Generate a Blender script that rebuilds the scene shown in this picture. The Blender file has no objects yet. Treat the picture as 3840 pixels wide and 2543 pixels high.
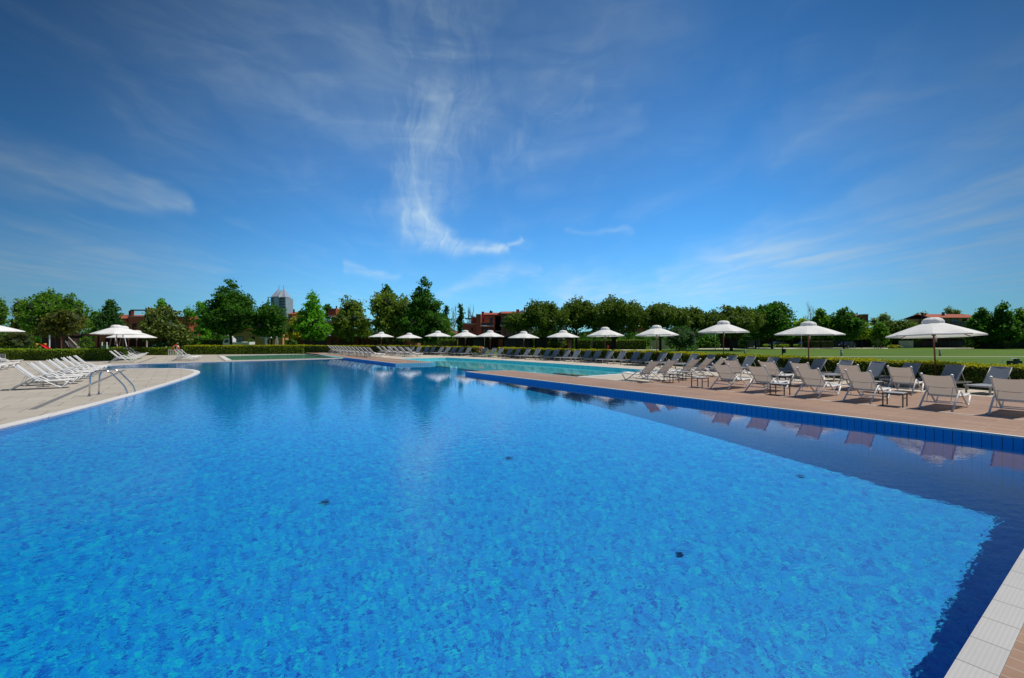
import bpy, math, random
import numpy as np
from mathutils import Vector, Matrix
from mathutils.geometry import tessellate_polygon
sc = bpy.context.scene
C = sc.collection
R = math.radians
# ---------------------------------------------------------------- camera
F_PX, CX, HY, EYE = 1729.0, 1920.0, 1268.0, 2.05
YAW = R(-35.68)
cs, sn = math.cos(YAW), math.sin(YAW)          # camera right = (cs, sn), forward = (-sn, cs)
cd = bpy.data.cameras.new('camera'); cam = bpy.data.objects.new('camera', cd); C.objects.link(cam)
cam.location = (0, 0, EYE); cam.rotation_euler = (R(90), 0, YAW)
cd.sensor_width = 36; cd.lens = 36 * F_PX / 3840; cd.shift_y = (HY - 1271.5) / 3840
cd.clip_end = 8000
sc.camera = cam
# ---------------------------------------------------------------- exposure
sc.view_settings.view_transform = 'Standard'; sc.view_settings.look = 'None'
sc.view_settings.gamma = 1; sc.view_settings.exposure = 0.15
# ---------------------------------------------------------------- sun
SEL = R(62); SH = Vector((0.90, -0.436))
sdir = Vector((SH.x * math.cos(SEL), SH.y * math.cos(SEL), math.sin(SEL)))
sl = bpy.data.lights.new('sun', 'SUN'); sl.energy = 3.9; sl.angle = R(0.5); sl.color = (1, 0.95, 0.87)
so = bpy.data.objects.new('sun', sl); C.objects.link(so); so.rotation_euler = sdir.to_track_quat('Z', 'Y').to_euler()
so.location = (40, -30, 60)
sl.cycles.is_caustics_light = True
# ---------------------------------------------------------------- sky
w = bpy.data.worlds.new('World'); sc.world = w; w.use_nodes = True
class NT:
    """small helper for writing node trees"""
    def __init__(s, tree): s.t = tree
    def n(s, typ, **kw):
        x = s.t.nodes.new(typ)
        for k, v in kw.items(): setattr(x, k, v)
        return x
    def put(s, sock, v):
        if hasattr(v, 'is_output'): s.t.links.new(v, sock)
        else: sock.default_value = v
    def m(s, op, a, b=None, c=None, clamp=False):
        x = s.n('ShaderNodeMath', operation=op, use_clamp=clamp); s.put(x.inputs[0], a)
        if b is not None: s.put(x.inputs[1], b)
        if c is not None: s.put(x.inputs[2], c)
        return x.outputs[0]
    def mixc(s, f, a, b, mode='MIX'):
        x = s.n('ShaderNodeMix', data_type='RGBA', blend_type=mode)
        s.put(x.inputs[0], f); s.put(x.inputs[6], a if hasattr(a, 'is_output') else (*a[:3], 1)); s.put(x.inputs[7], b if hasattr(b, 'is_output') else (*b[:3], 1))
        return x.outputs[2]
    def noise(s, vec, scale, detail=4, rough=.5, dist=0.0, dim='3D'):
        x = s.n('ShaderNodeTexNoise', noise_dimensions=dim); s.put(x.inputs['Vector'], vec)
        x.inputs['Scale'].default_value = scale; x.inputs['Detail'].default_value = detail
        x.inputs['Roughness'].default_value = rough; x.inputs['Distortion'].default_value = dist
        return x.outputs['Fac']
    def ramp(s, f, stops):
        x = s.n('ShaderNodeValToRGB'); cr = x.color_ramp
        while len(cr.elements) < len(stops): cr.elements.new(.5)
        for e, (p, c) in zip(cr.elements, stops): e.position = p; e.color = (*c, 1)
        s.put(x.inputs[0], f); return x.outputs[0]
    def maprange(s, v, a, b, c, d, smooth=False):
        x = s.n('ShaderNodeMapRange'); x.interpolation_type = 'SMOOTHSTEP' if smooth else 'LINEAR'
        s.put(x.inputs[0], v)
        for i, q in enumerate((a, b, c, d)): s.put(x.inputs[i + 1], q)
        return x.outputs[0]
    def comb(s, x_, y_, z_=0.0):
        x = s.n('ShaderNodeCombineXYZ'); s.put(x.inputs[0], x_); s.put(x.inputs[1], y_); s.put(x.inputs[2], z_); return x.outputs[0]
    def mapping(s, vec, loc=(0, 0, 0), rot=(0, 0, 0), scale=(1, 1, 1)):
        x = s.n('ShaderNodeMapping'); s.put(x.inputs[0], vec)
        x.inputs[1].default_value = loc; x.inputs[2].default_value = rot; x.inputs[3].default_value = scale
        return x.outputs[0]
def build_world():
    t = NT(w.node_tree); bg = w.node_tree.nodes['Background']
    sk = t.n('ShaderNodeTexSky'); sk.sky_type = 'NISHITA'; sk.sun_disc = False
    sk.sun_elevation = SEL; sk.sun_rotation = math.atan2(SH.x, SH.y); sk.air_density = 1.0; sk.dust_density = 0.3; sk.ozone_density = 2.0
    tc = t.n('ShaderNodeTexCoord')
    v = t.mapping(tc.outputs['Generated'], rot=(0, 0, -YAW))
    sp = t.n('ShaderNodeSeparateXYZ'); t.put(sp.inputs[0], v)
    x, y, z = sp.outputs
    az = t.m('ARCTAN2', x, y); el = t.m('ARCSINE', z)
    zz = t.m('MAXIMUM', z, 0.03)
    # cloud-layer coordinates (a plane high above the ground)
    u = t.m('DIVIDE', x, zz); vv = t.m('DIVIDE', y, zz)
    pl = t.comb(u, vv)
    # domain warp, in azimuth / elevation
    ae = t.comb(az, el)
    wx = t.m('MULTIPLY', t.m('SUBTRACT', t.noise(ae, 3.2, 4, .6), .5), .22)
    wy = t.m('MULTIPLY', t.m('SUBTRACT', t.noise(t.mapping(ae, loc=(7, 3, 0)), 3.2, 4, .6), .5), .16)
    az2 = t.m('ADD', az, wx); el2 = t.m('ADD', el, wy)
    def A(px): return math.atan((px - CX) / F_PX)
    def E(px, py): return math.atan((HY - py) / math.hypot(F_PX, px - CX))
    # fibres fanning out from the foot of the main plume
    fa = t.m('ARCTAN2', t.m('SUBTRACT', az2, A(1600)), t.m('SUBTRACT', el, E(1600, 1150)))
    fr = t.m('SQRT', t.m('ADD', t.m('POWER', t.m('SUBTRACT', az, A(1600)), 2.0), t.m('POWER', t.m('SUBTRACT', el, E(1600, 1150)), 2.0)))
    fan = t.noise(t.comb(t.m('MULTIPLY', fa, 4.0), t.m('MULTIPLY', fr, 3.2)), 1.7, 7, .6, 1.6)
    fan = t.maprange(fan, .32, .68, .45, 1.3)
    strokes = []   # (px, py, width px, strength) chains
    strokes.append([(1880, 945, 12, .85), (1680, 915, 26, .95), (1575, 840, 50, .66), (1570, 720, 90, .56), (1620, 560, 125, .54), (1680, 330, 190, .46), (1640, 40, 300, .40)])
    strokes.append([(1610, 680, 40, .30), (1420, 330, 90, .30), (1180, 20, 130, .26)])
    strokes.append([(1690, 720, 26, .22), (2020, 470, 60, .32), (2330, 270, 90, .24)])
    strokes.append([(1760, 520, 50, .26), (2180, 40, 120, .22)])
    NP = 4
    strokes.append([(2340, 440, 60, .26), (2050, 560, 50, .22), (1850, 670, 26, .16)])
    strokes.append([(680, 790, 16, .85), (540, 720, 34, .72), (330, 650, 44, .5), (-100, 560, 60, .26)])
    strokes.append([(-100, 1010, 90, .40), (500, 1010, 60, .32), (820, 1040, 40, .16)])
    strokes.append([(2480, 1000, 34, .40), (3200, 930, 85, .52), (3950, 740, 150, .52)])
    strokes.append([(2900, 560, 60, .20), (3400, 420, 130, .22), (3950, 470, 180, .26)])
    strokes.append([(1690, 1100, 14, .4), (1850, 1050, 24, .45), (2020, 1030, 12, .3)])
    strokes.append([(1320, 1012, 10, .42), (1540, 1018, 10, .35)])
    strokes.append([(1890, 925, 8, .55), (1970, 905, 8, .4)])
    strokes.append([(2100, 1110, 50, .48), (2700, 1060, 55, .42), (3400, 1100, 50, .25)])
    strokes.append([(2130, 880, 9, .22), (2380, 850, 9, .18)])
    strokes.append([(500, 330, 160, .16), (1350, 260, 260, .30), (2300, 160, 240, .24)])
    total = None
    for si, ch in enumerate(strokes):
        if si == NP - 0 and total is not None: total = t.m('MULTIPLY', total, fan)
        for (x0, y0, w0, s0), (x1, y1, w1, s1) in zip(ch, ch[1:]):
            a0, e0, a1, e1 = A(x0), E(x0, y0), A(x1), E(x1, y1)
            da, de = a1 - a0, e1 - e0; L2 = da * da + de * de
            tt = t.m('ADD', t.m('MULTIPLY', t.m('SUBTRACT', az2, a0), da / L2), t.m('MULTIPLY', t.m('SUBTRACT', el2, e0), de / L2), clamp=True)
            dx = t.m('SUBTRACT', az2, t.m('MULTIPLY_ADD', tt, da, a0)); dy = t.m('SUBTRACT', el2, t.m('MULTIPLY_ADD', tt, de, e0))
            d2 = t.m('ADD', t.m('MULTIPLY', dx, dx), t.m('MULTIPLY', dy, dy))
            k = 1.35 / F_PX; wd = t.m('MULTIPLY_ADD', tt, (w1 - w0) * k, w0 * k)
            g = t.m('EXPONENT', t.m('MULTIPLY', t.m('DIVIDE', d2, t.m('MULTIPLY', wd, wd)), -1.0))
            g = t.m('MULTIPLY', g, t.m('MULTIPLY_ADD', tt, s1 - s0, s0))
            total = g if total is None else t.m('MAXIMUM', total, g)
    # fibrous texture: stretched noise in the layer plane, plus finer noise
    pw = t.comb(t.m('ADD', u, t.m('MULTIPLY', wx, 4)), t.m('ADD', vv, t.m('MULTIPLY', wy, 4)))
    f1 = t.noise(t.mapping(pw, rot=(0, 0, .35), scale=(1.8, .5, 1)), 1.3, 8, .52, .5)
    f2 = t.noise(t.mapping(ae, rot=(0, 0, .25), scale=(3, 11, 1)), 1.5, 7, .55, .8)
    fib = t.m('MULTIPLY', t.maprange(f1, .3, .72, .4, 1.25), t.maprange(f2, .3, .72, .5, 1.2))
    veil = t.m('MULTIPLY', t.maprange(f1, .45, .85, 0, .20), t.maprange(f2, .42, .7, 0.1, 1))
    dens = t.m('ADD', t.m('MULTIPLY', total, fib), veil)
    low = t.maprange(el, 0.0, .25, .14, 0, True)       # thin high haze towards the horizon
    dens = t.m('MINIMUM', t.m('ADD', dens, low), .85)
    dens = t.m('MULTIPLY', dens, t.maprange(el, -.01, .02, 0, 1))
    col = t.mixc(1.0, sk.outputs[0], SKY_TINT, 'MULTIPLY')
    dk = t.maprange(el, .10, .72, 1.0, .50, True)
    lat = t.maprange(t.m('ABSOLUTE', t.m('ADD', az, -.03)), .28, .95, 1.0, .45, True)
    dk = t.m('MULTIPLY', dk, lat)
    col = t.mixc(dens, col, CLOUD)
    v2 = t.n('ShaderNodeVectorMath', operation='SCALE'); t.put(v2.inputs[0], col); t.put(v2.inputs[3], dk)
    t.put(bg.inputs[0], v2.outputs[0]); bg.inputs[1].default_value = 0.12
SKY_TINT = (.30, .80, 1.22); CLOUD = (4.1, 5.6, 7.0)
build_world()
# ---------------------------------------------------------------- helpers
def W(px, py, z=0.0):
    """ground point seen at a pixel, at height z"""
    d = F_PX * (EYE - z) / (py - HY); return c2w((px - CX) / F_PX * d, d)
def c2w(xc, d): return (cs * xc - sn * d, sn * xc + cs * d)
def P(px, d): return c2w((px - CX) / F_PX * d, d)
def Z(py, d): return EYE - (py - HY) * d / F_PX
def w2c(X, Y): return (cs * X + sn * Y, -sn * X + cs * Y)
def w2px(X, Y):
    a, d = w2c(X, Y); return CX + F_PX * a / d
def dep(p): return w2c(*p[:2])[1]
ORD = ['', 'first', 'second', 'third', 'fourth', 'fifth', 'sixth', 'seventh', 'eighth', 'ninth', 'tenth', 'eleventh', 'twelfth', 'thirteenth']
def tag(o, label=None, cat=None, group=None, kind=None):
    if label: o['label'] = label
    if cat: o['category'] = cat
    if group: o['group'] = group
    if kind: o['kind'] = kind
    return o
def thing(name, label, cat, loc=(0, 0, 0), rz=0.0, group=None):
    o = bpy.data.objects.new(name, None); C.objects.link(o); o.location = loc; o.rotation_euler = (0, 0, rz)
    o.empty_display_size = .2
    return tag(o, label, cat, group)
class MB:
    def __init__(s): s.v = []; s.f = []; s.mi = []; s.cur = 0
    def face(s, pts):
        b = len(s.v); s.v += [tuple(p) for p in pts]; s.f.append(tuple(range(b, b + len(pts)))); s.mi.append(s.cur)
    def box(s, x0, x1, y0, y1, z0, z1):
        b = len(s.v)
        s.v += [(x0, y0, z0), (x1, y0, z0), (x1, y1, z0), (x0, y1, z0), (x0, y0, z1), (x1, y0, z1), (x1, y1, z1), (x0, y1, z1)]
        for q in ((0, 3, 2, 1), (4, 5, 6, 7), (0, 1, 5, 4), (1, 2, 6, 5), (2, 3, 7, 6), (3, 0, 4, 7)):
            s.f.append(tuple(b + i for i in q)); s.mi.append(s.cur)
        return s
    def tube(s, pts, r, n=8, caps=True, flat=1.0, up=None):
        """tube through pts; r a number or list; flat squashes the section"""
        pts = [Vector(p) for p in pts]; k = len(pts); rs = r if isinstance(r, (list, tuple)) else [r] * k
        rings = []; prev = None
        for i, p in enumerate(pts):
            t = (pts[min(i + 1, k - 1)] - pts[max(i - 1, 0)]).normalized()
            a = prev if prev is not None else (Vector(up) if up else (Vector((0, 0, 1)) if abs(t.z) < .9 else Vector((1, 0, 0))))
            a = (a - t * a.dot(t)); a = a.normalized() if a.length > 1e-6 else t.orthogonal().normalized()
            b_ = t.cross(a); prev = a
            base = len(s.v)
            for j in range(n):
                th = 2 * math.pi * (j + .5) / n
                s.v.append(tuple(p + a * (math.cos(th) * rs[i] * flat) + b_ * (math.sin(th) * rs[i])))
            rings.append(base)
        for i in range(k - 1):
            for j in range(n):
                j2 = (j + 1) % n
                s.f.append((rings[i] + j, rings[i] + j2, rings[i + 1] + j2, rings[i + 1] + j)); s.mi.append(s.cur)
        if caps:
            s.f.append(tuple(rings[0] + j for j in reversed(range(n)))); s.mi.append(s.cur)
            s.f.append(tuple(rings[-1] + j for j in range(n))); s.mi.append(s.cur)
        return s
    def lathe(s, prof, n=24, c=(0, 0), sx=1.0, sy=1.0):
        rings = []
        for (r, z) in prof:
            b = len(s.v); rings.append(b)
            for j in range(n):
                a = 2 * math.pi * j / n; s.v.append((c[0] + sx * r * math.cos(a), c[1] + sy * r * math.sin(a), z))
        for i in range(len(prof) - 1):
            for j in range(n):
                j2 = (j + 1) % n; s.f.append((rings[i] + j, rings[i] + j2, rings[i + 1] + j2, rings[i + 1] + j)); s.mi.append(s.cur)
        s.f.append(tuple(rings[0] + j for j in reversed(range(n)))); s.mi.append(s.cur)
        s.f.append(tuple(rings[-1] + j for j in range(n))); s.mi.append(s.cur)
        return s
    def sheet(s, grid, th=0.0):
        """grid[i][j] of points -> surface, both sides if th"""
        n, m = len(grid), len(grid[0]); b = len(s.v)
        for row in grid: s.v += [tuple(p) for p in row]
        for i in range(n - 1):
            for j in range(m - 1):
                s.f.append((b + i * m + j, b + i * m + j + 1, b + (i + 1) * m + j + 1, b + (i + 1) * m + j)); s.mi.append(s.cur)
        return s
    def build(s, name, mat, parent=None, smooth=False, loc=None, rz=None):
        me = bpy.data.meshes.new(name); me.from_pydata(s.v, [], s.f)
        for m in (mat if isinstance(mat, (list, tuple)) else [mat]): me.materials.append(m)
        if max(s.mi, default=0): me.polygons.foreach_set('material_index', s.mi)
        if smooth: me.polygons.foreach_set('use_smooth', [True] * len(s.f))
        me.update()
        o = bpy.data.objects.new(name, me); C.objects.link(o)
        if parent: o.parent = parent
        if loc: o.location = loc
        if rz is not None: o.rotation_euler = (0, 0, rz)
        return o
def kids(o): return list(o.children)
def copy_tree(o, parent=None):
    c = o.copy(); C.objects.link(c); c.parent = parent
    for ch in kids(o): copy_tree(ch, c)
    return c
# ---------------------------------------------------------------- materials
def mat(name, col, rough=.6, metal=0.0, var=0.0, vscale=6.0, bump=0.0, bscale=30.0, spec=.5, trans=0.0):
    m = bpy.data.materials.new(name); m.use_nodes = True; t = NT(m.node_tree); p = m.node_tree.nodes['Principled BSDF']
    p.inputs['Roughness'].default_value = rough; p.inputs['Metallic'].default_value = metal; p.inputs['Specular IOR Level'].default_value = spec
    tc = t.n('ShaderNodeTexCoord').outputs['Object']
    if var:
        f = t.noise(tc, vscale, 6, .6)
        dark = tuple(c * (1 - var) for c in col); lite = tuple(min(1, c * (1 + var * .6)) for c in col)
        t.put(p.inputs['Base Color'], t.mixc(t.maprange(f, .3, .7, 0, 1), dark, lite))
    else: p.inputs['Base Color'].default_value = (*col, 1)
    if bump:
        b = t.n('ShaderNodeBump'); b.inputs['Strength'].default_value = bump; b.inputs['Distance'].default_value = .02
        t.put(b.inputs['Height'], t.noise(tc, bscale, 4)); t.put(p.inputs['Normal'], b.outputs[0])
    if trans:
        tr = t.n('ShaderNodeBsdfTranslucent'); tr.inputs[0].default_value = (*col, 1)
        mx = t.n('ShaderNodeMixShader'); mx.inputs[0].default_value = trans
        out = m.node_tree.nodes['Material Output']
        t.put(mx.inputs[1], p.outputs[0]); t.put(mx.inputs[2], tr.outputs[0]); t.put(out.inputs[0], mx.outputs[0])
    return m
def leaf_mat(name, a, b, trans=.4, c=None):
    """leaf colour varies leaf by leaf and clump by clump"""
    m = bpy.data.materials.new(name); m.use_nodes = True; t = NT(m.node_tree); p = m.node_tree.nodes['Principled BSDF']
    g = t.n('ShaderNodeNewGeometry').outputs['Random Per Island']
    tc = t.n('ShaderNodeTexCoord').outputs['Object']
    f = t.maprange(t.noise(tc, .55, 3, .5), .35, .65, 0, .7)
    f = t.m('MULTIPLY_ADD', g, .45, f, clamp=True)
    col = t.mixc(f, a, b)
    if c: col = t.mixc(t.m('GREATER_THAN', g, .93), col, c)
    t.put(p.inputs['Base Color'], col); p.inputs['Roughness'].default_value = .5; p.inputs['Specular IOR Level'].default_value = .12
    tr = t.n('ShaderNodeBsdfTranslucent'); t.put(tr.inputs[0], t.mixc(.5, col, tuple(min(1, q * 1.6) for q in b)))
    mx = t.n('ShaderNodeMixShader'); mx.inputs[0].default_value = trans
    t.put(mx.inputs[1], p.outputs[0]); t.put(mx.inputs[2], tr.outputs[0]); t.put(m.node_tree.nodes['Material Output'].inputs[0], mx.outputs[0])
    return m
M = {}
M['white_metal'] = mat('white_metal', (.72, .71, .69), .4)
M['grey_metal'] = mat('grey_metal', (.36, .35, .33), .45, .2)
M['dark_metal'] = mat('dark_metal', (.085, .075, .065), .5, .2)
M['steel'] = mat('steel', (.62, .63, .65), .16, 1.0)
M['wood'] = mat('wood', (.20, .055, .022), .5, var=.35, vscale=14)
M['dark_wood'] = mat('dark_wood', (.035, .018, .012), .8, var=.3)
M['canopy'] = mat('canopy', (.90, .89, .87), .8, var=.04, vscale=3, trans=.28)
M['rope'] = mat('rope', (.7, .68, .6), .9)
M['sling_white'] = mat('sling_white', (.62, .62, .61), .7, var=.05, trans=.15)
M['sling_taupe'] = mat('sling_taupe', (.47, .405, .35), .7, var=.05, trans=.32)
M['sling_seat'] = mat('sling_seat', (.72, .70, .66), .7, var=.05, trans=.2)
M['sling_grey'] = mat('sling_grey', (.21, .245, .285), .65, var=.12, vscale=20, trans=.08)
M['concrete'] = mat('concrete', (.50, .48, .44), .8, var=.12)
M['plastic_white'] = mat('plastic_white', (.75, .75, .74), .4)
M['orange'] = mat('orange', (.75, .12, .04), .5, var=.1)
M['red'] = mat('red', (.62, .015, .012), .35)
M['yellow'] = mat('yellow', (.7, .38, .04), .4)
M['green_plastic'] = mat('green_plastic', (.12, .38, .12), .4)
M['teal'] = mat('teal', (.01, .10, .07), .5)
M['black'] = mat('black', (.012, .012, .014), .35)
M['glass'] = mat('glass', (.03, .035, .04), .08)
M['bark'] = mat('bark', (.055, .038, .026), .9, var=.4, vscale=5, bump=.4, bscale=12)
M['pale_bark'] = mat('pale_bark', (.22, .18, .14), .9, var=.3, vscale=5)
M['terracotta'] = mat('terracotta', (.43, .115, .058), .85, var=.16, vscale=1.2)
M['red_wall'] = mat('red_wall', (.42, .075, .04), .85, var=.12, vscale=1.0)
M['ochre'] = mat('ochre', (.55, .33, .10), .85, var=.12, vscale=1.0)
M['cream'] = mat('cream', (.62, .50, .36), .85, var=.1, vscale=1.0)
M['grey_stone'] = mat('grey_stone', (.17, .115, .085), .9, var=.25, vscale=1.5)
M['trim'] = mat('trim', (.62, .56, .50), .8)
M['blue_grey'] = mat('blue_grey', (.27, .32, .39), .5, var=.1, vscale=.3)  # distance haze mixed into the far tower's wall colour
M['spire'] = mat('spire', (.42, .46, .52), .35, .3)
def brick_mat(name, c1, c2, mortar, bw, rh, ms=.012, rough=.85, rot=0.0, bump=.3, var=.15):
    m = bpy.data.materials.new(name); m.use_nodes = True; t = NT(m.node_tree); p = m.node_tree.nodes['Principled BSDF']
    tc = t.n('ShaderNodeTexCoord').outputs['Object']
    b = t.n('ShaderNodeTexBrick'); t.put(b.inputs['Vector'], t.mapping(tc, rot=(0, 0, rot)))
    b.inputs['Color1'].default_value = (*c1, 1); b.inputs['Color2'].default_value = (*c2, 1); b.inputs['Mortar'].default_value = (*mortar, 1)
    b.inputs['Scale'].default_value = 1; b.inputs['Brick Width'].default_value = bw; b.inputs['Row Height'].default_value = rh
    b.inputs['Mortar Size'].default_value = ms; b.inputs['Bias'].default_value = 0
    f = t.noise(tc, .7, 6, .65)
    n2 = t.noise(tc, 9, 5, .7)
    n3 = t.noise(tc, .22, 3, .5, 1.0)
    f = t.m('ADD', t.m('ADD', t.m('MULTIPLY', f, .4), t.m('MULTIPLY', n2, .3)), t.m('MULTIPLY', n3, .3))
    col = t.mixc(1.0, b.outputs[0], t.ramp(f, [(.3, (1 - var * 1.6,) * 3), (.7, (1 + var * .3,) * 3)]), 'MULTIPLY')
    t.put(p.inputs['Base Color'], col); p.inputs['Roughness'].default_value = rough; p.inputs['Specular IOR Level'].default_value = .3
    bp = t.n('ShaderNodeBump'); bp.inputs['Strength'].default_value = bump; bp.inputs['Distance'].default_value = .004; bp.invert = True
    t.put(bp.inputs['Height'], b.outputs['Fac']); t.put(p.inputs['Normal'], bp.outputs[0])
    return m
M['cream_tile'] = brick_mat('cream_tile', (.55, .485, .39), (.50, .44, .35), (.31, .27, .22), 1.3, 1.15, .018, .8)
M['left_tile'] = brick_mat('left_tile', (.45, .405, .335), (.41, .37, .305), (.25, .22, .18), 1.3, 1.15, .018, .8)  # cream tile darkened in colour to stand in for lens vignetting
M['brown_tile'] = brick_mat('brown_tile', (.36, .225, .15), (.29, .175, .115), (.44, .35, .27), .9, .145, .005, .65, R(90), var=.22)
M['coping'] = brick_mat('coping', (.47, .46, .44), (.43, .42, .405), (.22, .21, .20), .41, 3.0, .006, .6, var=.08)  # greyed in colour too, imitating lens falloff at the near edge
M['coping_y'] = brick_mat('coping_y', (.66, .645, .615), (.62, .605, .58), (.3, .29, .28), .5, 3.0, .006, .6, R(90), var=.08)
M['white_edge'] = mat('white_edge', (.62, .62, .62), .5)
M['drain'] = mat('drain', (.16, .155, .15), .7)
M['roof_tile'] = brick_mat('roof_tile', (.50, .13, .055), (.38, .095, .045), (.16, .05, .03), .35, .3, .03, .85, bump=.8)
M['brick_wall'] = brick_mat('brick_wall', (.34, .13, .08), (.27, .10, .065), (.30, .2, .15), .5, .14, .012, .9)
def pool_mat(name, base, alt, deep, size=.05, vert=False, joints=0.0, cells=9.0):
    """small mosaic squares, colour varying square by square; joints draws dark tile joints at that spacing"""
    m = bpy.data.materials.new(name); m.use_nodes = True; t = NT(m.node_tree); p = m.node_tree.nodes['Principled BSDF']
    tc = t.n('ShaderNodeTexCoord').outputs['Object']
    sn_ = t.n('ShaderNodeVectorMath', operation='SNAP'); t.put(sn_.inputs[0], tc); sn_.inputs[1].default_value = (size,) * 3
    wn = t.n('ShaderNodeTexWhiteNoise', noise_dimensions='3D'); t.put(wn.inputs['Vector'], sn_.outputs[0])
    big = t.noise(tc, 5.0, 4, .7)
    f = t.m('ADD', t.m('MULTIPLY', wn.outputs['Value'], .75), t.maprange(big, .3, .7, -.22, .42))
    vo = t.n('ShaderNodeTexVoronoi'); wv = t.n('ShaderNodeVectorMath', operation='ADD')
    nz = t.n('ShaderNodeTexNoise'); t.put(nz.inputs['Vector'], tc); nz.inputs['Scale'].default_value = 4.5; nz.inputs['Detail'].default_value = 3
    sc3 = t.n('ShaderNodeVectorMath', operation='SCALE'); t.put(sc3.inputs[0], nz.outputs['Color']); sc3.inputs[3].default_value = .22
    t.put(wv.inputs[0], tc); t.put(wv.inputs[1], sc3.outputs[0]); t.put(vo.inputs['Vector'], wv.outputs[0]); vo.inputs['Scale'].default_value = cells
    sv = t.n('ShaderNodeSeparateXYZ'); t.put(sv.inputs[0], vo.outputs['Color'])
    f = t.m('ADD', t.m('MULTIPLY', wn.outputs['Value'], .3), t.m('MULTIPLY', sv.outputs[0], .72))
    col = t.ramp(f, [(.0, deep), (.24, deep), (.42, base), (.66, base), (.86, alt), (1, alt)])
    if not joints:   # web of rippled light, painted pale between the cells
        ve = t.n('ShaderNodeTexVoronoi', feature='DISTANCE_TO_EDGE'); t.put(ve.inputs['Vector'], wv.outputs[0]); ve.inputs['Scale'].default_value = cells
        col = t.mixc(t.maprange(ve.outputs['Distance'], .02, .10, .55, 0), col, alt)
    if joints:
        sx = t.n('ShaderNodeSeparateXYZ'); t.put(sx.inputs[0], tc)
        s = t.m('ADD', sx.outputs[0], sx.outputs[1])
        fr = t.m('FRACT', t.m('DIVIDE', s, joints)); ln = t.m('LESS_THAN', fr, .075)
        col = t.mixc(t.m('MULTIPLY', wn.outputs['Value'], .25), base, alt)
        col = t.mixc(ln, col, tuple(c * .25 for c in deep))
    t.put(p.inputs['Base Color'], col); p.inputs['Roughness'].default_value = .35
    return m
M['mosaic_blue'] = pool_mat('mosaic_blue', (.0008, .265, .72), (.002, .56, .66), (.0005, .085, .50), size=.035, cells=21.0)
M['wall_blue'] = pool_mat('wall_blue', (.006, .32, .74), (.012, .38, .78), (.01, .10, .4), joints=.155)
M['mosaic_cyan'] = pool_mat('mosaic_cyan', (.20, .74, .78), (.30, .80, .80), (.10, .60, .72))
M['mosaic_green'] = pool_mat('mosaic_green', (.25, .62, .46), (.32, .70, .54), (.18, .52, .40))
M['wall_pale_lit'] = pool_mat('wall_pale_lit', (.26, .66, .84), (.32, .70, .86), (.1, .45, .7), joints=.155)  # pale wall tile; the south face's sunlight is put into this colour
def water_mat(name, tint, s=1.0):
    m = bpy.data.materials.new(name); m.use_nodes = True; t = NT(m.node_tree); p = m.node_tree.nodes['Principled BSDF']
    p.inputs['Transmission Weight'].default_value = 1; p.inputs['Roughness'].default_value = 0; p.inputs['IOR'].default_value = 1.33
    p.inputs['Base Color'].default_value = (*tint, 1)
    tc = t.n('ShaderNodeTexCoord').outputs['Object']
    h1 = t.noise(t.mapping(tc, rot=(0, 0, .5), scale=(1, 1.5, 1)), 4.5, 2, .5)
    h2 = t.noise(t.mapping(tc, rot=(0, 0, -.4), scale=(1.2, 1, 1)), 15.0, 3, .6)
    h = t.m('ADD', t.m('MULTIPLY', h1, .42), t.m('MULTIPLY', h2, .07))
    sx = t.n('ShaderNodeSeparateXYZ'); t.put(sx.inputs[0], tc)
    calm = t.maprange(t.m('ADD', sx.outputs[0], t.m('MULTIPLY', t.noise(tc, .35, 2), 2.0)), 8.6, 11.5, 1.0, .22, True)
    h = t.m('MULTIPLY', h, calm)
    b = t.n('ShaderNodeBump'); b.inputs['Strength'].default_value = 1.0; b.inputs['Distance'].default_value = .0125 * s
    t.put(b.inputs['Height'], h); t.put(p.inputs['Normal'], b.outputs[0])
    return m
M['water'] = water_mat('water', (.60, .955, 1.0))
M['water_still'] = water_mat('water_still', (.93, .985, 1.0), .5)
def grass_mat(name, a, b, stripes=True):
    m = bpy.data.materials.new(name); m.use_nodes = True; t = NT(m.node_tree); p = m.node_tree.nodes['Principled BSDF']
    tc = t.n('ShaderNodeTexCoord').outputs['Object']
    f = t.m('ADD', t.m('MULTIPLY', t.noise(tc, .12, 5, .6), .6), t.m('MULTIPLY', t.noise(tc, 2.5, 5, .75), .4))
    col = t.mixc(t.maprange(f, .36, .64, 0, 1), a, b)
    if stripes:   # mowing stripes
        sx = t.n('ShaderNodeSeparateXYZ'); t.put(sx.inputs[0], t.mapping(tc, rot=(0, 0, .55)))
        s = t.m('SINE', t.m('MULTIPLY', sx.outputs[1], 2.1)); col = t.mixc(t.maprange(s, -1, 1, 0, .5), col, tuple(c * 1.5 for c in b))
    t.put(p.inputs['Base Color'], col); p.inputs['Roughness'].default_value = .9; p.inputs['Specular IOR Level'].default_value = .1
    return m
M['grass'] = grass_mat('grass', (.050, .098, .013), (.085, .145, .02))
M['path'] = mat('path', (.46, .42, .35), .9, var=.12, vscale=.8)
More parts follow.
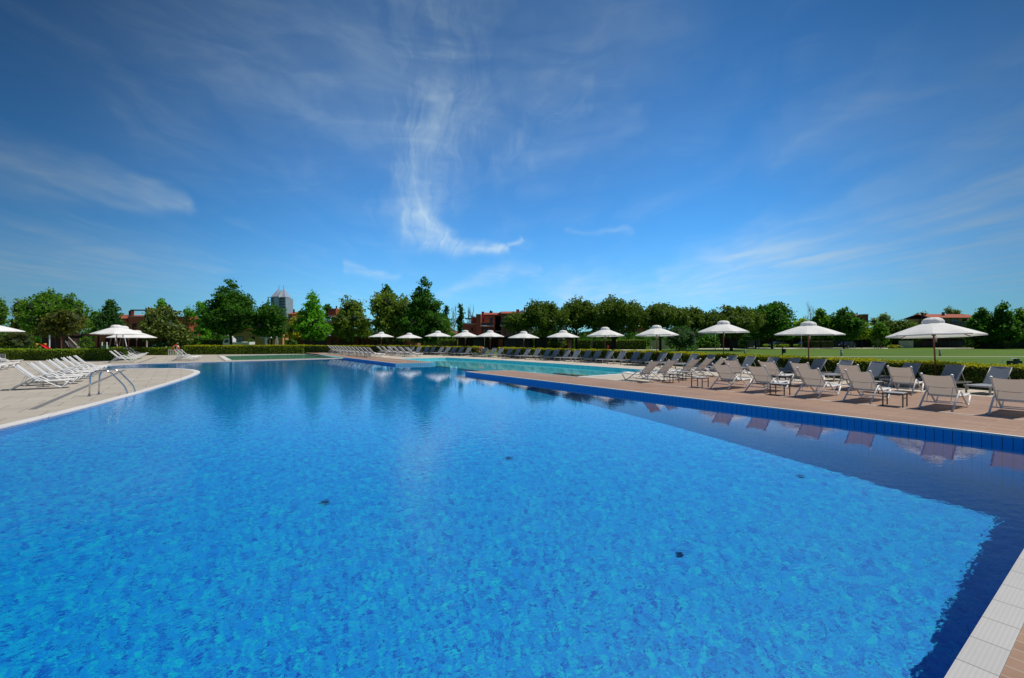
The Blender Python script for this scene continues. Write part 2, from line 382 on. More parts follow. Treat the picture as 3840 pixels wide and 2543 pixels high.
# ---------------------------------------------------------------- platforms, pools and water
ZL, ZW = -.15, -.174
def poly(name, loops, z, m, kind='structure', skirt=None):
    """flat polygon with holes"""
    v = []; 
    for lp in loops: v += [Vector((x, y, 0)) for x, y in lp]
    tris = tessellate_polygon([[Vector((x, y, 0)) for x, y in lp] for lp in loops])
    fs = []
    for a, b, c in tris:
        n = (v[b] - v[a]).cross(v[c] - v[a]).z
        fs.append((a, b, c) if n > 0 else (a, c, b))
    me = bpy.data.meshes.new(name); me.from_pydata([(p.x, p.y, z) for p in v], [], fs); me.materials.append(m); me.update()
    o = bpy.data.objects.new(name, me); C.objects.link(o)
    if kind: o['kind'] = kind
    return o
def offset(pts, d):
    """polyline moved sideways (to the right of its direction) by d"""
    out = []
    for i, p in enumerate(pts):
        a = Vector(pts[max(i - 1, 0)]); b = Vector(pts[min(i + 1, len(pts) - 1)]); t = (b - a).normalized(); n = Vector((t.y, -t.x))
        if 0 < i < len(pts) - 1:
            t1 = (Vector(p) - a).normalized(); cosh = max(.5, abs(Vector((t1.y, -t1.x)).dot(n))); n = n / cosh
        out.append((p[0] + n.x * d, p[1] + n.y * d))
    return out
def smooth(pts, it=2):
    for _ in range(it):
        q = [pts[0]]
        for a, b in zip(pts, pts[1:]):
            q += [(a[0] * .75 + b[0] * .25, a[1] * .75 + b[1] * .25), (a[0] * .25 + b[0] * .75, a[1] * .25 + b[1] * .75)]
        q.append(pts[-1]); pts = q
    return pts
F0 = [(22.2, -2), (23.5, 3.9), (25.6, 12), (27.2, 19.5), (27.75, 26), (26.95, 34), (26.3, 40), (25.9, 43.5), (24.8, 49), (22.6, 55), (19.2, 60.5), (14.6, 65.5), (12.0, 68)]
FEET = smooth(F0, 2)
HEAD = offset(FEET, 1.75); POLE = offset(FEET, 2.1); HEDGE = offset(FEET, 2.5)
XP, XR = 14.1, 17.0
tq = [(17.4, 35.3), (17.4, 43.4), (22.7, 43.4), (24.2, 35), (24.5, 27), (24.3, 17.85), (XR, 17.85)]
R_OUT = [(XP, -16), (26.5, -16)] + [p for p in offset(FEET, 3.4) if p[1] > -3] + [(12.5, 76), (XP, 72), (XP, 35.8)] + tq + [(16.95, 23.85), (XP, 24.5)]
poly('pool_terrace', [R_OUT], 0.0, M['cream_tile'])
curve = smooth([(-12.5, .79), (-9.6, 5), (-6.5, 10.5), (-3.67, 16.8), (-1.86, 22.9), (-.5, 28.8), (.35, 33.0), (.78, 36.5), (.35, 39.6), (-.9, 41.8), (-3.0, 42.6), (-4.4, 42.9), (-5.3, 44.4), (-5.4, 47.6), (-4.6, 49.5), (-3, 50)], 2)
far_l = [c2w(*q) for q in ((-26.5, 70), (-28.0, 64.9), (-43, 61), (-53, 60), (-39.2, 49), (-38.0, 46), (-90, 46))]
L_OUT = [(-75, -16), (XP, -16), (XP, .79)] + [(-11.5, .79)] + curve[1:] + [(3.0, 50.2), (XP, 50.6), (XP, 71)] + far_l
GP = [(4.1, 53.3), (14.0, 52.6), (14.0, 67.6), (4.3, 67.0)]
poly('left_terrace', [L_OUT, GP], ZL, M['left_tile'])
HOLE = [(-13.5, .5), (24.8, .5), (24.8, 44.5), (14.05, 68), (3.8, 68), (-4.5, 52), (-13.5, 50)]
BIG = 2600
lawn = poly('lawn', [[(-BIG, -BIG), (BIG, -BIG), (BIG, BIG), (-BIG, BIG)], HOLE], -.17, M['grass'])
# brown tiles of the two promenades
poly('south_promenade', [[(XP + .1, -16), (22.9, -16), (22.9, 14), (17.14, 14), (17.14, 17.9), (16.86, 17.9), (16.82, 23.8), (XP + .1, 24.4)]], .004, M['brown_tile'])
poly('north_promenade', [[(XP + .1, 35.9), (17.26, 35.45), (17.2, 50), (15.6, 56), (15.2, 71.5), (XP + .1, 71.5)]], .004, M['brown_tile'])
poly('near_promenade', [[(-40, -16), (XP, -16), (XP, .5835), (-40, .5835)]], ZL + .004, M['brown_tile'])
# drainage strips
def strip(name, a, b, wd, z, m):
    a, b = Vector(a), Vector(b); t = (b - a).normalized(); n = Vector((-t.y, t.x)) * wd / 2
    poly(name, [[tuple(a - n), tuple(b - n), tuple(b + n), tuple(a + n)]], z, m)
strip('drain_channel', (17.1, -16), (17.1, 17.7), .07, .009, M['white_edge'])
strip('drain_channel', (16.0, 38), (16.0, 50.5), .09, .009, M['white_edge'])
strip('drain_channel', W(469, 1387, ZL), (W(120, 1536, ZL)[0], W(120, 1536, ZL)[1]), .19, ZL + .005, M['drain'])
strip('drain_channel', W(519, 1361.6, ZL), W(587, 1338, ZL), .19, ZL + .005, M['drain'])
strip('drain_channel', W(814, 1333.5, ZL), W(846, 1356, ZL), .12, ZL + .005, M['drain'])
# coping
def band(name, pts, wd, z, th, m, closed=False):
    """raised strip along a polyline, its inner edge on pts"""
    pts2 = offset(pts, wd); mb = MB()
    for i in range(len(pts) - 1):
        a, b, c_, d_ = pts[i], pts[i + 1], pts2[i + 1], pts2[i]
        mb.face([(*a, z + th), (*d_, z + th), (*c_, z + th), (*b, z + th)])
        mb.face([(*a, z), (*a, z + th), (*b, z + th), (*b, z)]); mb.face([(*d_, z), (*c_, z), (*c_, z + th), (*d_, z + th)])
    for i in (0, -1): mb.face([(*pts[i], z), (*pts2[i], z), (*pts2[i], z + th), (*pts[i], z + th)])
    o = mb.build(name, m); o['kind'] = 'structure'; return o
m_ = M['coping'].copy(); m_.name = 'ribbed_coping'; M['ribbed_coping'] = m_; t_ = NT(m_.node_tree); p_ = m_.node_tree.nodes['Principled BSDF']
src = p_.inputs['Base Color'].links[0].from_socket
wv_ = t_.n('ShaderNodeTexWave', bands_direction='Y'); t_.put(wv_.inputs['Vector'], t_.n('ShaderNodeTexCoord').outputs['Object']); wv_.inputs['Scale'].default_value = 12.5
t_.put(p_.inputs['Base Color'], t_.mixc(t_.maprange(wv_.outputs['Fac'], 0, 1, .22, 0), src, (.25, .25, .26)))
band('pool_coping', [(-40, .79), (XP - .02, .79)], .205, ZL - .02, .03, M['ribbed_coping'])
band('pool_coping', list(reversed(curve)), .34, ZL - .02, .027, M['coping_y']) if False else None
band('pool_coping', [(p[0], p[1]) for p in reversed(curve)], -.34, ZL - .02, .027, M['coping_y'])
band('pool_coping', [(-3, 50), (3.0, 50.2), (XP - .02, 50.6)], -.5, ZL - .02, .027, M['coping'])
for a, b, c_, d_ in ((GP[0], GP[1], 0, -.35),):
    pass
gp_in = GP + [GP[0]]
band('pool_coping', gp_in[0:2], .45, ZL - .02, .03, M['coping'])
band('pool_coping', gp_in[1:3], .3, ZL - .02, .03, M['coping_y'])
band('pool_coping', gp_in[2:4], .5, ZL - .02, .03, M['coping'])
band('pool_coping', gp_in[3:5], .5, ZL - .02, .03, M['coping_y'])
# thin white lips of the raised promenades
def lip(pts, wd, z=0.0, m='white_edge'): band('pool_edge', pts, wd, z - .03, .041, M[m])
lip([(XP, -16), (XP, 24.5)], .1); lip([(XP, 24.5), (16.95, 23.85)], .1); lip([(16.95, 23.85), (XR, 17.85)], .1)
lip([(XR, 17.85), (24.3, 17.85)], .3, 0, 'white_edge'); lip([(24.3, 17.85), (24.5, 27), (24.2, 35), (22.7, 43.4)], .3)
lip([(22.7, 43.4), (17.4, 43.4)], .3); lip([(17.4, 43.4), (17.4, 35.3)], .1); lip([(17.4, 35.3), (XP, 35.8)], .1); lip([(XP, 35.8), (XP, 50.6)], .1)
# pool walls
recv = []
def wall(name, pts, z0, z1, m, depth_in=.0):
    mb = MB()
    for a, b in zip(pts, pts[1:]): mb.face([(*a, z0), (*b, z0), (*b, z1), (*a, z1)])
    o = mb.build(name, m); o['kind'] = 'structure'; recv.append(o); return o
wall('pool_wall', [(XP, .79), (XP, 24.5)], -5, -.03, M['wall_blue'])
wall('pool_wall', [(XP, 24.5), (16.95, 23.85)], -5, -.03, M['wall_blue'])
wall('pool_wall', [(16.95, 23.85), (XR, 17.85)], -2, -.03, M['wall_pale_lit'])
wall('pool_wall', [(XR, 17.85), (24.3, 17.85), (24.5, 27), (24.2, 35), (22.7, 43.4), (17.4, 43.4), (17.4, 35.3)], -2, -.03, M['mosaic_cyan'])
wall('pool_wall', [(17.4, 35.3), (XP, 35.8)], -5, -.03, M['wall_pale_lit'])
wall('pool_wall', [(XP, 35.8), (XP, 50.6)], -5, -.03, M['wall_blue'])
wall('pool_wall', [(XP, 50.6), (3.0, 50.2), (-3, 50)] + list(reversed(curve)), -5, ZL - .02, M['wall_blue'])
wall('pool_wall', [(-40, .79), (XP, .79)], -5, ZL - .02, M['wall_blue'])
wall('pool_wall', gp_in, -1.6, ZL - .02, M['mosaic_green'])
wall('pool_step', [(XR, 24.0), (17.4, 35.3)], -3, -1.05, M['wall_blue'])
# floors
def floor_z(y): 
    ys = [.79, 3, 6.5, 11, 16, 22, 60]; zs = [-4.1, -3.9, -3.45, -2.8, -2.05, -1.5, -1.5]
    return float(np.interp(y, ys, zs))
mb = MB(); ys = [.79, 2, 3, 5, 6.5, 9, 11, 13.5, 16, 19, 22, 30, 51]
mb.sheet([[(x, y, floor_z(y)) for x in (-14, 0, XR)] for y in ys])
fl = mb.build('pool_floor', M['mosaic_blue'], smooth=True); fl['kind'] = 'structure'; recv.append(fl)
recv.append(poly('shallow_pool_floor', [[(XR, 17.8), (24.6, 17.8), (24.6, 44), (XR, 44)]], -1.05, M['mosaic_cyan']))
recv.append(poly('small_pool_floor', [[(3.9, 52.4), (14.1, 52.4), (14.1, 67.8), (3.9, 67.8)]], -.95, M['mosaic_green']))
# ledges just under the surface
mb = MB(); mb.box(XP + .02, 17.3, 34.9, 35.28, -.6, -.20); o = mb.build('pool_ledge', M['wall_pale_lit']); o['kind'] = 'structure'; recv.append(o)
for (x0, x1, y0, y1, zt) in ((18.2, 18.5, 17.87, 22.6, -.205), (19.3, 19.75, 17.87, 22.4, -.2)):
    mb = MB(); mb.box(x0, x1, y0, y1, -1.1, zt); o = mb.build('pool_step', M['cream_tile']); o['kind'] = 'structure'; recv.append(o)
# floor grilles
M['drain_blue'] = mat('drain_blue', (.004, .05, .16), .5)
def grille(px, py):
    X, Y = W(px, py, ZW); r = math.hypot(X, Y); i = math.atan2(r, EYE - ZW); rr = math.asin(math.sin(i) / 1.33); q = math.tan(rr)
    x, y = X, Y
    for _ in range(6):
        d = ZW - floor_z(y); x = X + X / r * q * d; y = Y + Y / r * q * d
    return x, y, floor_z(y)
for k, (px, py, lab) in enumerate(((1217, 1886, 'dark round drain cover on the pool floor in the middle foreground'), (2551, 2080, 'dark round drain cover on the pool floor, lowest at right'), (1910, 1719, 'dark round drain cover on the pool floor near the middle'), (3000, 1789, 'dark round drain cover on the pool floor by the shaded band'))):
    x, y, z = grille(px, py)
    mb = MB().lathe([(.085, 0), (.085, .03), (.07, .045), (.02, .045)], 16)
    o = mb.build('drain_cover', M['drain_blue'], loc=(x, y, z)); tag(o, lab, 'drain cover', 'drain covers on the pool floor')
# water sheets
def water(name, pts, z, m):
    o = poly(name, [pts], z, m)
    for p in o.data.polygons: p.use_smooth = True
    o.cycles.is_caustics_caster = True
    return o
mainw = [(-13, .795), (XP - .002, .795), (XP - .002, 24.502), (XP, 24.51), (16.955, 23.86), (XR + .004, 17.86), (24.29, 17.86), (24.49, 27), (24.19, 35), (22.69, 43.38), (17.404, 43.38), (17.404, 35.295), (XP - .002, 35.795), (XP - .002, 50.59), (3.0, 50.19), (-3, 49.99)] + [p for p in reversed(curve[1:-1])]
water('pool_water', mainw, ZW, M['water'])
water('small_pool_water', [(4.11, 53.31), (13.99, 52.61), (13.99, 67.59), (4.31, 66.99)], ZW, M['water_still'])
for o in recv: o.cycles.is_caustics_receiver = True
# garden paths
def gpath(pts, z=-.160): poly('garden_path', [[P(a, b) for a, b in pts]], z, M['path'])
gpath([(2620, 105), (3330, 104), (3330, 96.5), (2900, 95.5), (2620, 92)])
gpath([(2480, 55.6), (4300, 55.2), (4300, 54.4), (2480, 54.6)])
gpath([(1560, 98), (2220, 90), (2220, 84), (1560, 86)]); gpath([(2220, 90), (2480, 88), (2480, 84), (2220, 84)])
gpath([(-100, 63), (620, 62), (620, 86), (-100, 86)])
gpath([(3500, 104), (3720, 104), (3720, 98), (3500, 98)])
# ---------------------------------------------------------------- loungers
def arc(pts, n=5):
    """round the corners of a polyline"""
    out = [Vector(pts[0])]
    for a, b, c_ in zip(pts, pts[1:], pts[2:]):
        a, b, c_ = Vector(a), Vector(b), Vector(c_); k = .28
        p, q = b + (a - b) * min(k, .14 / max((a - b).length, .01)), b + (c_ - b) * min(k, .14 / max((c_ - b).length, .01))
        for i in range(n + 1):
            t = i / n; out.append(p * (1 - t) ** 2 + b * 2 * t * (1 - t) + q * t * t)
    out.append(Vector(pts[-1])); return out
def make_white_lounger(name, sling, seat, top=(.06, 1.0), pad=False):
    """local x: head (0) to foot (2); y across; white tube frame"""
    t = thing(name, '', 'sun lounger'); hw = .36
    for s in (-1, 1):
        y = s * hw
        prof = arc([(-.03, y, .02), (.72, y * .98, .56), (1.55, y, .02), (1.78, y, .33)])
        MB().tube(prof, .024, 8, up=(0, 1, 0)).build('leg', M['white_metal'], t, True)
    sf = MB()
    for s in (-1, 1): sf.tube([(.62, s * .32, .36), (1.2, s * .32, .34), (1.9, s * .32, .37)], .02, 8)
    sf.tube([(1.9, -.32, .37), (1.9, .32, .37)], .02, 8); sf.tube([(.62, -.32, .36), (.62, .32, .36)], .018, 8)
    sf.build('seat_frame', M['white_metal'], t, True)
    g = [[(x, y, .372 + dz - .018 * (1 - (y / .31) ** 2)) for y in (-.31, -.16, 0, .16, .31)] for x, dz in ((.66, 0), (1.0, -.02), (1.4, -.02), (1.9, .005))]
    MB().sheet(g).build('seat', seat, t, True)
    for x, z in ((.24, .2), (1.36, .13)): MB().tube([(x, -.355, z), (x, .355, z)], .016, 8).build('stretcher', M['white_metal'], t, True)
    bf = MB(); tx, tz = top
    for s in (-1, 1):
        bf.tube([(.74, s * .33, .36), (tx, s * .33, tz)], .022, 8)
        bf.tube([(tx + .035, s * .33, tz - .035), (tx - .015, s * .33, tz + .02)], .034, 8)
    bf.tube([(.70, -.33, .38), (.70, .33, .38)], .016, 8)
    q = .42; bx_, bz_ = .74 + (tx - .74) * q, .36 + (tz - .36) * q
    bf.tube([(bx_ - .02, -.33, bz_), (bx_ - .02, .33, bz_)], .012, 8)
    br = bf.build('backrest_frame', M['white_metal'], t, True)
    g = []
    for i in range(7):
        f = i / 6; x, z = .74 + (tx - .74) * f, .36 + (tz - .36) * f
        sag = .035 * math.sin(math.pi * min(1, f * 1.0))
        g.append([(x - sag * (1 - (y / .31) ** 2) * .8 , y, z - sag * (1 - (y / .31) ** 2) * .6 - (.03 * (1 - (y / .31) ** 2) if i == 6 else 0)) for y in (-.315, -.16, 0, .16, .315)])
    MB().sheet(g).build('backrest', sling, t, True)
    for s in (-1, 1): MB().tube([(bx_, s * .26, bz_), (.26, s * .26, .2)], .008, 6).build('prop', M['white_metal'], br, True)
    if pad:
        d = Vector((tx - .74, 0, tz - .36)); n = Vector((-d.z, 0, d.x)).normalized() * -1
        a = Vector((.74, 0, .36)) + d * .08 + n * .02; b = Vector((.74, 0, .36)) + d * .97 + n * .02
        mb = MB()
        for (u0, u1, e) in ((a, b, .03),):
            c8 = []
            for y in (-.29, .29):
                for p in (u0, u1, u1 + n * e, u0 + n * e): c8.append((p.x, y, p.z))
            v = c8; mb.v += v
            for q4 in ((0, 1, 2, 3), (7, 6, 5, 4), (0, 4, 5, 1), (1, 5, 6, 2), (2, 6, 7, 3), (3, 7, 4, 0)): mb.f.append(q4); mb.mi.append(0)
        mb.build('cushion', M['sling_white'], t)
    return t
def make_grey_lounger():
    """local x: foot (0) to head (1.95)"""
    t = thing('grey_lounger', '', 'sun lounger'); hw = .33
    f = MB(); f.box(0, 1.95, -hw - .03, -hw + .01, .27, .325); f.box(0, 1.95, hw - .01, hw + .03, .27, .325)
    f.box(0, .04, -hw + .01, hw - .01, .27, .323); f.box(1.91, 1.95, -hw + .01, hw - .01, .27, .323); f.box(1.12, 1.15, -hw + .01, hw - .01, .275, .31)
    f.build('frame', M['grey_metal'], t)
    for x in (.10, 1.66):
        for s in (-1, 1):
            y = s * (hw + .008); MB().box(x, x + .05, y - .024, y + .024, 0, .27).build('leg', M['grey_metal'], t)
    MB().sheet([[(x, y, .329 - .012 * (1 - (y / .32) ** 2)) for y in (-.32, -.16, 0, .16, .32)] for x in (.02, .6, 1.12)]).build('seat', M['sling_grey'], t, True)
    ang = R(52); L = .80; cx_, cz_ = math.cos(ang), math.sin(ang)
    bf = MB()
    for s in (-1, 1): bf.tube([(1.12, s * .30, .33), (1.12 + L * cx_, s * .30, .33 + L * cz_)], .016, 6)
    bf.tube([(1.12 + L * cx_, -.30, .33 + L * cz_), (1.12 + L * cx_, .30, .33 + L * cz_)], .014, 6)
    b = bf.build('backrest_frame', M['grey_metal'], t, True)
    MB().sheet([[(1.115 + f * L * cx_ + .018 * (1 - (y / .31) ** 2), y, .345 + f * L * cz_) for y in (-.315, -.16, 0, .16, .315)] for f in (0, .33, .66, 1.0)]).build('backrest', M['sling_grey'], t, True)
    for s in (-1, 1): MB().tube([(1.12 + .5 * cx_, s * .27, .33 + .5 * cz_), (1.70, s * .27, .30)], .009, 6).build('prop', M['white_metal'], b, True)
    return t
def make_table(name, mt, s=.44, h=.38):
    t = thing(name, '', 'side table'); a = s / 2
    MB().box(-a, a, -a, a, h - .012, h).build('table_top', M['grey_metal'] if mt is M['dark_metal'] else mt, t)
    fr = MB()
    for sy in (-1, 1): fr.box(-a + .03, a - .03, sy * (a - .016) - .012, sy * (a - .016) + .012, h - .045, h - .014)
    for sx in (-1, 1): fr.box(sx * (a - .016) - .012, sx * (a - .016) + .012, -a + .03, a - .03, h - .045, h - .014)
    for sy in (-1, 1): fr.box(-a + .03, a - .03, sy * (a - .016) - .008, sy * (a - .016) + .008, h - .17, h - .15)
    fr.build('apron', mt, t)
    for sx in (-1, 1):
        for sy in (-1, 1):
            x, y = sx * (a - .015), sy * (a - .015); MB().box(x - .015, x + .015, y - .015, y + .015, 0, h - .013).build('leg', mt, t)
    return t
used = set()
def place(proto, loc, rz, label, group):
    if proto.name not in used: used.add(proto.name); o = proto
    else: o = copy_tree(proto)
    o.location = loc; o.rotation_euler = (0, 0, rz); tag(o, label, None, group); return o
random.seed(4)
taupe = make_white_lounger('taupe_lounger', M['sling_taupe'], M['sling_seat'])
white = make_white_lounger('white_lounger', M['sling_white'], M['sling_white'], (.10, 1.03), pad=True)
grey = make_grey_lounger()
table_d = make_table('side_table', M['dark_metal'], .5, .42); table_w = make_table('side_table', M['grey_metal'], .42, .36)
G1 = 'taupe loungers along the poolside promenade'
for i, Y in enumerate((2.2, 3.62, 5.5, 6.95, 8.7, 10.1)):
    a = i + 1
    place(taupe, (17.42, Y, .004), R(random.uniform(-2, 2)), f'taupe lounger seen from behind, {ORD[a]} from the right in the front row' if a < 6 else 'taupe lounger seen from behind, leftmost in the front row', G1)
for i, Y in enumerate((5.4, 7.0, 8.75, 10.1, 11.75)):
    place(taupe, (21.15, Y, .004), R(random.uniform(-3, 3)), f'taupe lounger, {ORD[i + 1]} from the right in the second row, before the grey loungers', 'taupe loungers of the second row')
for i, X in enumerate((17.75, 19.05, 20.95, 22.2, 23.55)):
    place(taupe, (X, 13.3, 0 if i else 0), R(90 + random.uniform(-2, 3)), f'taupe lounger turned toward the turquoise pool, {ORD[i + 1]} from the left of its row', 'taupe loungers facing the turquoise pool')
for k, (x, y, l) in enumerate(((17.45, 4.55, 'dark side table between the second and third front taupe loungers from the right'), (17.5, 7.85, 'dark side table between the fourth and fifth front taupe loungers from the right'),
        (17.5, 11.0, 'dark slatted side table beside the leftmost front taupe lounger'), (21.3, 6.2, 'dark side table between the two rightmost taupe loungers of the second row'), (21.3, 9.45, 'dark side table in the middle of the second row of taupe loungers'),
        (20.0, 13.4, 'dark side table between the second and third loungers facing the turquoise pool'), (18.4, 13.0, 'dark side table behind the leftmost lounger facing the turquoise pool'))):
    place(table_d, (x, y, .004 if y < 13 else 0), R(random.uniform(-4, 4)), l, 'dark side tables among the taupe loungers')
for i, px in enumerate((58, 110, 141, 180, 205, 234, 256, 280)):
    t_ = (px - CX) / F_PX; X = -5.7; Y = (cs * X + sn * t_ * X) / (-sn - 0 + cs * t_) if False else None
    # intersect the sight line of this head end with the row's line X = -5.7
    k1 = (cs - t_ * (-sn)); k2 = (sn - t_ * cs); Y = -k1 * X / k2
    place(white, (X - .1, Y, ZL), R(random.uniform(-1.5, 1.5)), f'white lounger with cushion, {ORD[i + 1]} from the front of the left terrace row', 'white loungers on the left terrace')
def row_Y(px, X):
    t_ = (px - CX) / F_PX; return -(cs + t_ * sn) * X / (sn - t_ * cs)
for i, y in enumerate((29.3, 32.95, 36.6, 40.5)):
    place(table_w, (-4.9, y, ZL), 0, f'low grey side table, {ORD[i + 1]} from the front between the left terrace loungers', 'grey side tables of the left terrace')
for i, px in enumerate((416, 431, 444, 456, 466, 477, 488, 499)):
    place(white, (-5.2, row_Y(px, -5.05), ZL), R(random.uniform(-1.5, 1.5)), f'white lounger under the left parasols, {ORD[i + 1]} from the left', 'white loungers under the left parasols')
for i, Y in enumerate((54.5, 56.1, 57.7)):
    place(white, (-.6 + .25 * i, Y, ZL), R(random.uniform(-1, 3)), ('nearest white lounger of the cluster', 'middle white lounger of the cluster', 'farthest white lounger of the cluster')[i] + ' beside the orange lifebuoy and gate', 'white loungers by the gate')
for i, (X, Y, l) in enumerate(((-11.6, 45.5, 'white lounger at the left edge of the picture, nearest of the back group'), (-11.6, 47.1, 'white lounger at the left edge of the picture, second of the back group'), (-11.7, 49.4, 'white lounger at the left edge, third of the back group'), (-13.6, 53.5, 'white lounger with raised back in front of the left hedge, left of its pair'), (-12.6, 54.9, 'white lounger with raised back in front of the left hedge, right of its pair'))):
    place(white, (X, Y, ZL), R(random.uniform(-2, 2)), l, 'white loungers at the left edge')
for i in range(12):
    Y = 64.9 - (64.9 - 48.6) * i / 11
    place(white, (16.0, Y, 0.004), R(random.uniform(-2, 2)), f'white lounger, {ORD[i + 1]} from the left in the long row beyond the green pool', 'white loungers beyond the small pool')
for i in range(6):
    Y = 56.6 - (56.6 - 47.4) * i / 5
    place(white, (19.85, Y, 0), R(random.uniform(-2, 2)), f'white lounger, {ORD[i + 1]} from the left in the short row before the parasols', 'white loungers in the short row before the parasols')
for i in range(6):
    place(table_d, (16.3, 64.15 - 2.964 * i, .004), 0, f'dark side table, {ORD[i + 1]} from the left among the long white row', 'dark side tables among the white row')
for i in range(3):
    place(table_d, (20.2, 55.7 - 3.7 * i, 0), 0, f'dark side table, {ORD[i + 1]} from the left in the short white row', 'dark side tables in the short white row')
# --- grey row along the hedge
def on_line(px, line):
    for a, b in zip(line, line[1:]):
        pa, pb = w2px(*a), w2px(*b)
        if pa >= px >= pb:
            f = 0.0; lo, hi = 0.0, 1.0
            for _ in range(30):
                f = (lo + hi) / 2; q = (a[0] + (b[0] - a[0]) * f, a[1] + (b[1] - a[1]) * f)
                if w2px(*q) > px: lo = f
                else: hi = f
            t = Vector((b[0] - a[0], b[1] - a[1])).normalized(); return q, t
UMB = [1430, 1535, 1642, 1745, 1838, 1963.6, 2112, 2270, 2464, 2714, 3032, 3497]
mids = [1468, 1497, 1520, 1547, 1575, 1606, 1627, 1658, 1683, 1708, 1733, 1761, 1822, 1855, 1884, 1917, 1946, 1983, 2019, 2058, 2092, 2132, 2170, 2209, 2248, 2294, 2338, 2389, 2437, 2492, 2548, 2610, 2672, 2749, 2818, 2901, 2982, 3076, 3178, 3299, 3420, 3577, 3748]
cnt = {}
TOPL = offset(FEET, 1.62)
last = None
for px in sorted(mids, reverse=True):
    q, t = on_line(px, TOPL)
    n = Vector((t.y, -t.x)); base = Vector(q) - n * 1.62
    ang = math.atan2(n.y, n.x) + R(random.uniform(-2.5, 2.5))
    right = [u for u in UMB if u > px]
    if right:
        u = min(right); k = len([x for x in UMB if x >= u]); cnt[k] = cnt.get(k, 0) + 1
        lab = f'grey lounger, {ORD[cnt[k]]} to the left of the {ORD[k]} hedge-side parasol from the right'
    else:
        cnt[0] = cnt.get(0, 0) + 1
        lab = ('rightmost grey lounger by the yellow hedge', 'grey lounger just right of the largest, nearest parasol pole')[cnt[0] - 1]
    place(grey, (base.x, base.y, 0), ang, lab, 'grey loungers along the yellow hedge')
    if last is not None and len(right) and cnt.get(len([x for x in UMB if x >= min(right)]), 0) in (2,):
        a, _ = on_line((px + last) / 2, POLE)
        place(table_w, (a[0] - .35, a[1], 0), ang, f'grey side table, second gap left of the {ORD[len([x for x in UMB if x >= min(right)])]} parasol from the right', 'grey side tables by the hedge')
    last = px
# ---------------------------------------------------------------- parasols
def make_parasol(rad=1.6, rise=.42, cap=.27, rim=2.1, tilt=0.0):
    t = thing('parasol', '', 'parasol'); n = 8
    t['rim'] = rim
    mb = MB().lathe([(.30, 0), (.30, .05), (.27, .08), (.06, .09), (.05, .25)], 24); mb.build('base', M['concrete'], t)
    ztop = rim + rise
    MB().tube([(0, 0, .1), (0, 0, ztop + .02)], .03, 10).build('pole', M['wood'], t, True)
    # canopy: eight panels with a scalloped hem
    g = []
    sub = 6
    for k, f in enumerate((0.14, .3, .5, .7, .86, 1.0)):
        ring = []
        for j in range(n * sub + 1):
            a = 2 * math.pi * j / (n * sub) + math.pi / 8; u = (j % sub) / sub; sc_ = 1 - .075 * math.sin(math.pi * u) * f ** 3 - (1 - math.cos(math.pi / n)) * math.sin(math.pi * u) * f
            r = rad * f * sc_; sag = .012 * math.sin(math.pi * f) + .02 * math.sin(math.pi * u) * f * (1.1 - f)
            ring.append((r * math.cos(a), r * math.sin(a), ztop - rise * (f - .14) / .86 + .02 * math.sin(math.pi * f) + .02 * math.sin(math.pi * u) * f ** 2 * 0))
        g.append(ring)
    can = MB().sheet(g)
    hem = [[(x, y, z) for x, y, z in g[-1]], [(x * 1.003, y * 1.003, z - .05) for x, y, z in g[-1]]]
    can.sheet(hem).build('canopy', M['canopy'], t, False)
    # vent cap: puffed dome over the vent
    g = []; rc = rad * .205
    for f, h in ((1.04, -.075), (1.10, -.01), (1.04, .065), (.86, .14), (.52, .20), (.08, .222)):
        ring = []
        for j in range(n * 4 + 1):
            a = 2 * math.pi * j / (n * 4) + math.pi / 8; u = (j % 4) / 4; q = 1 + .07 * math.sin(math.pi * u)
            ring.append((rc * f * q * math.cos(a), rc * f * q * math.sin(a), ztop + (h + .02 * math.sin(math.pi * u) * f) * cap / .26))
        g.append(ring)
    MB().sheet(g).build('vent_cap', M['canopy'], t, True)
    mb = MB().lathe([(.06, rim - .02), (.075, rim), (.075, rim + .07), (.05, rim + .1)], 12); mb.build('hub', M['wood'], t)
    for j in range(n):
        a = 2 * math.pi * j / n + math.pi / 8; c_, s_ = math.cos(a), math.sin(a)
        def rz_(f): return ztop - rise * (f - .14) / .86 - .045 * math.sin(math.pi * f) * .8 - .03
        r = MB().tube([(rad * f * c_, rad * f * s_, rz_(f)) for f in (.03, .3, .5, .7, 1.0)], .012, 6, flat=1.6).build('rib', M['wood'], t)
        MB().tube([(.06 * c_, .06 * s_, rim + .03), (rad * .5 * c_, rad * .5 * s_, rz_(.5) - .01)], .011, 6).build('strut', M['wood'], r)
    for s in (-1, 1): MB().tube([(.06 * s, -.05, rim - .02), (.10 * s, -.06, rim - .2), (.07 * s, -.06, rim - .3), (.04 * s, -.06, rim - .2), (.05 * s, -.05, rim - .02)], .008, 6).build('cord', M['rope'], t, True)
    return t
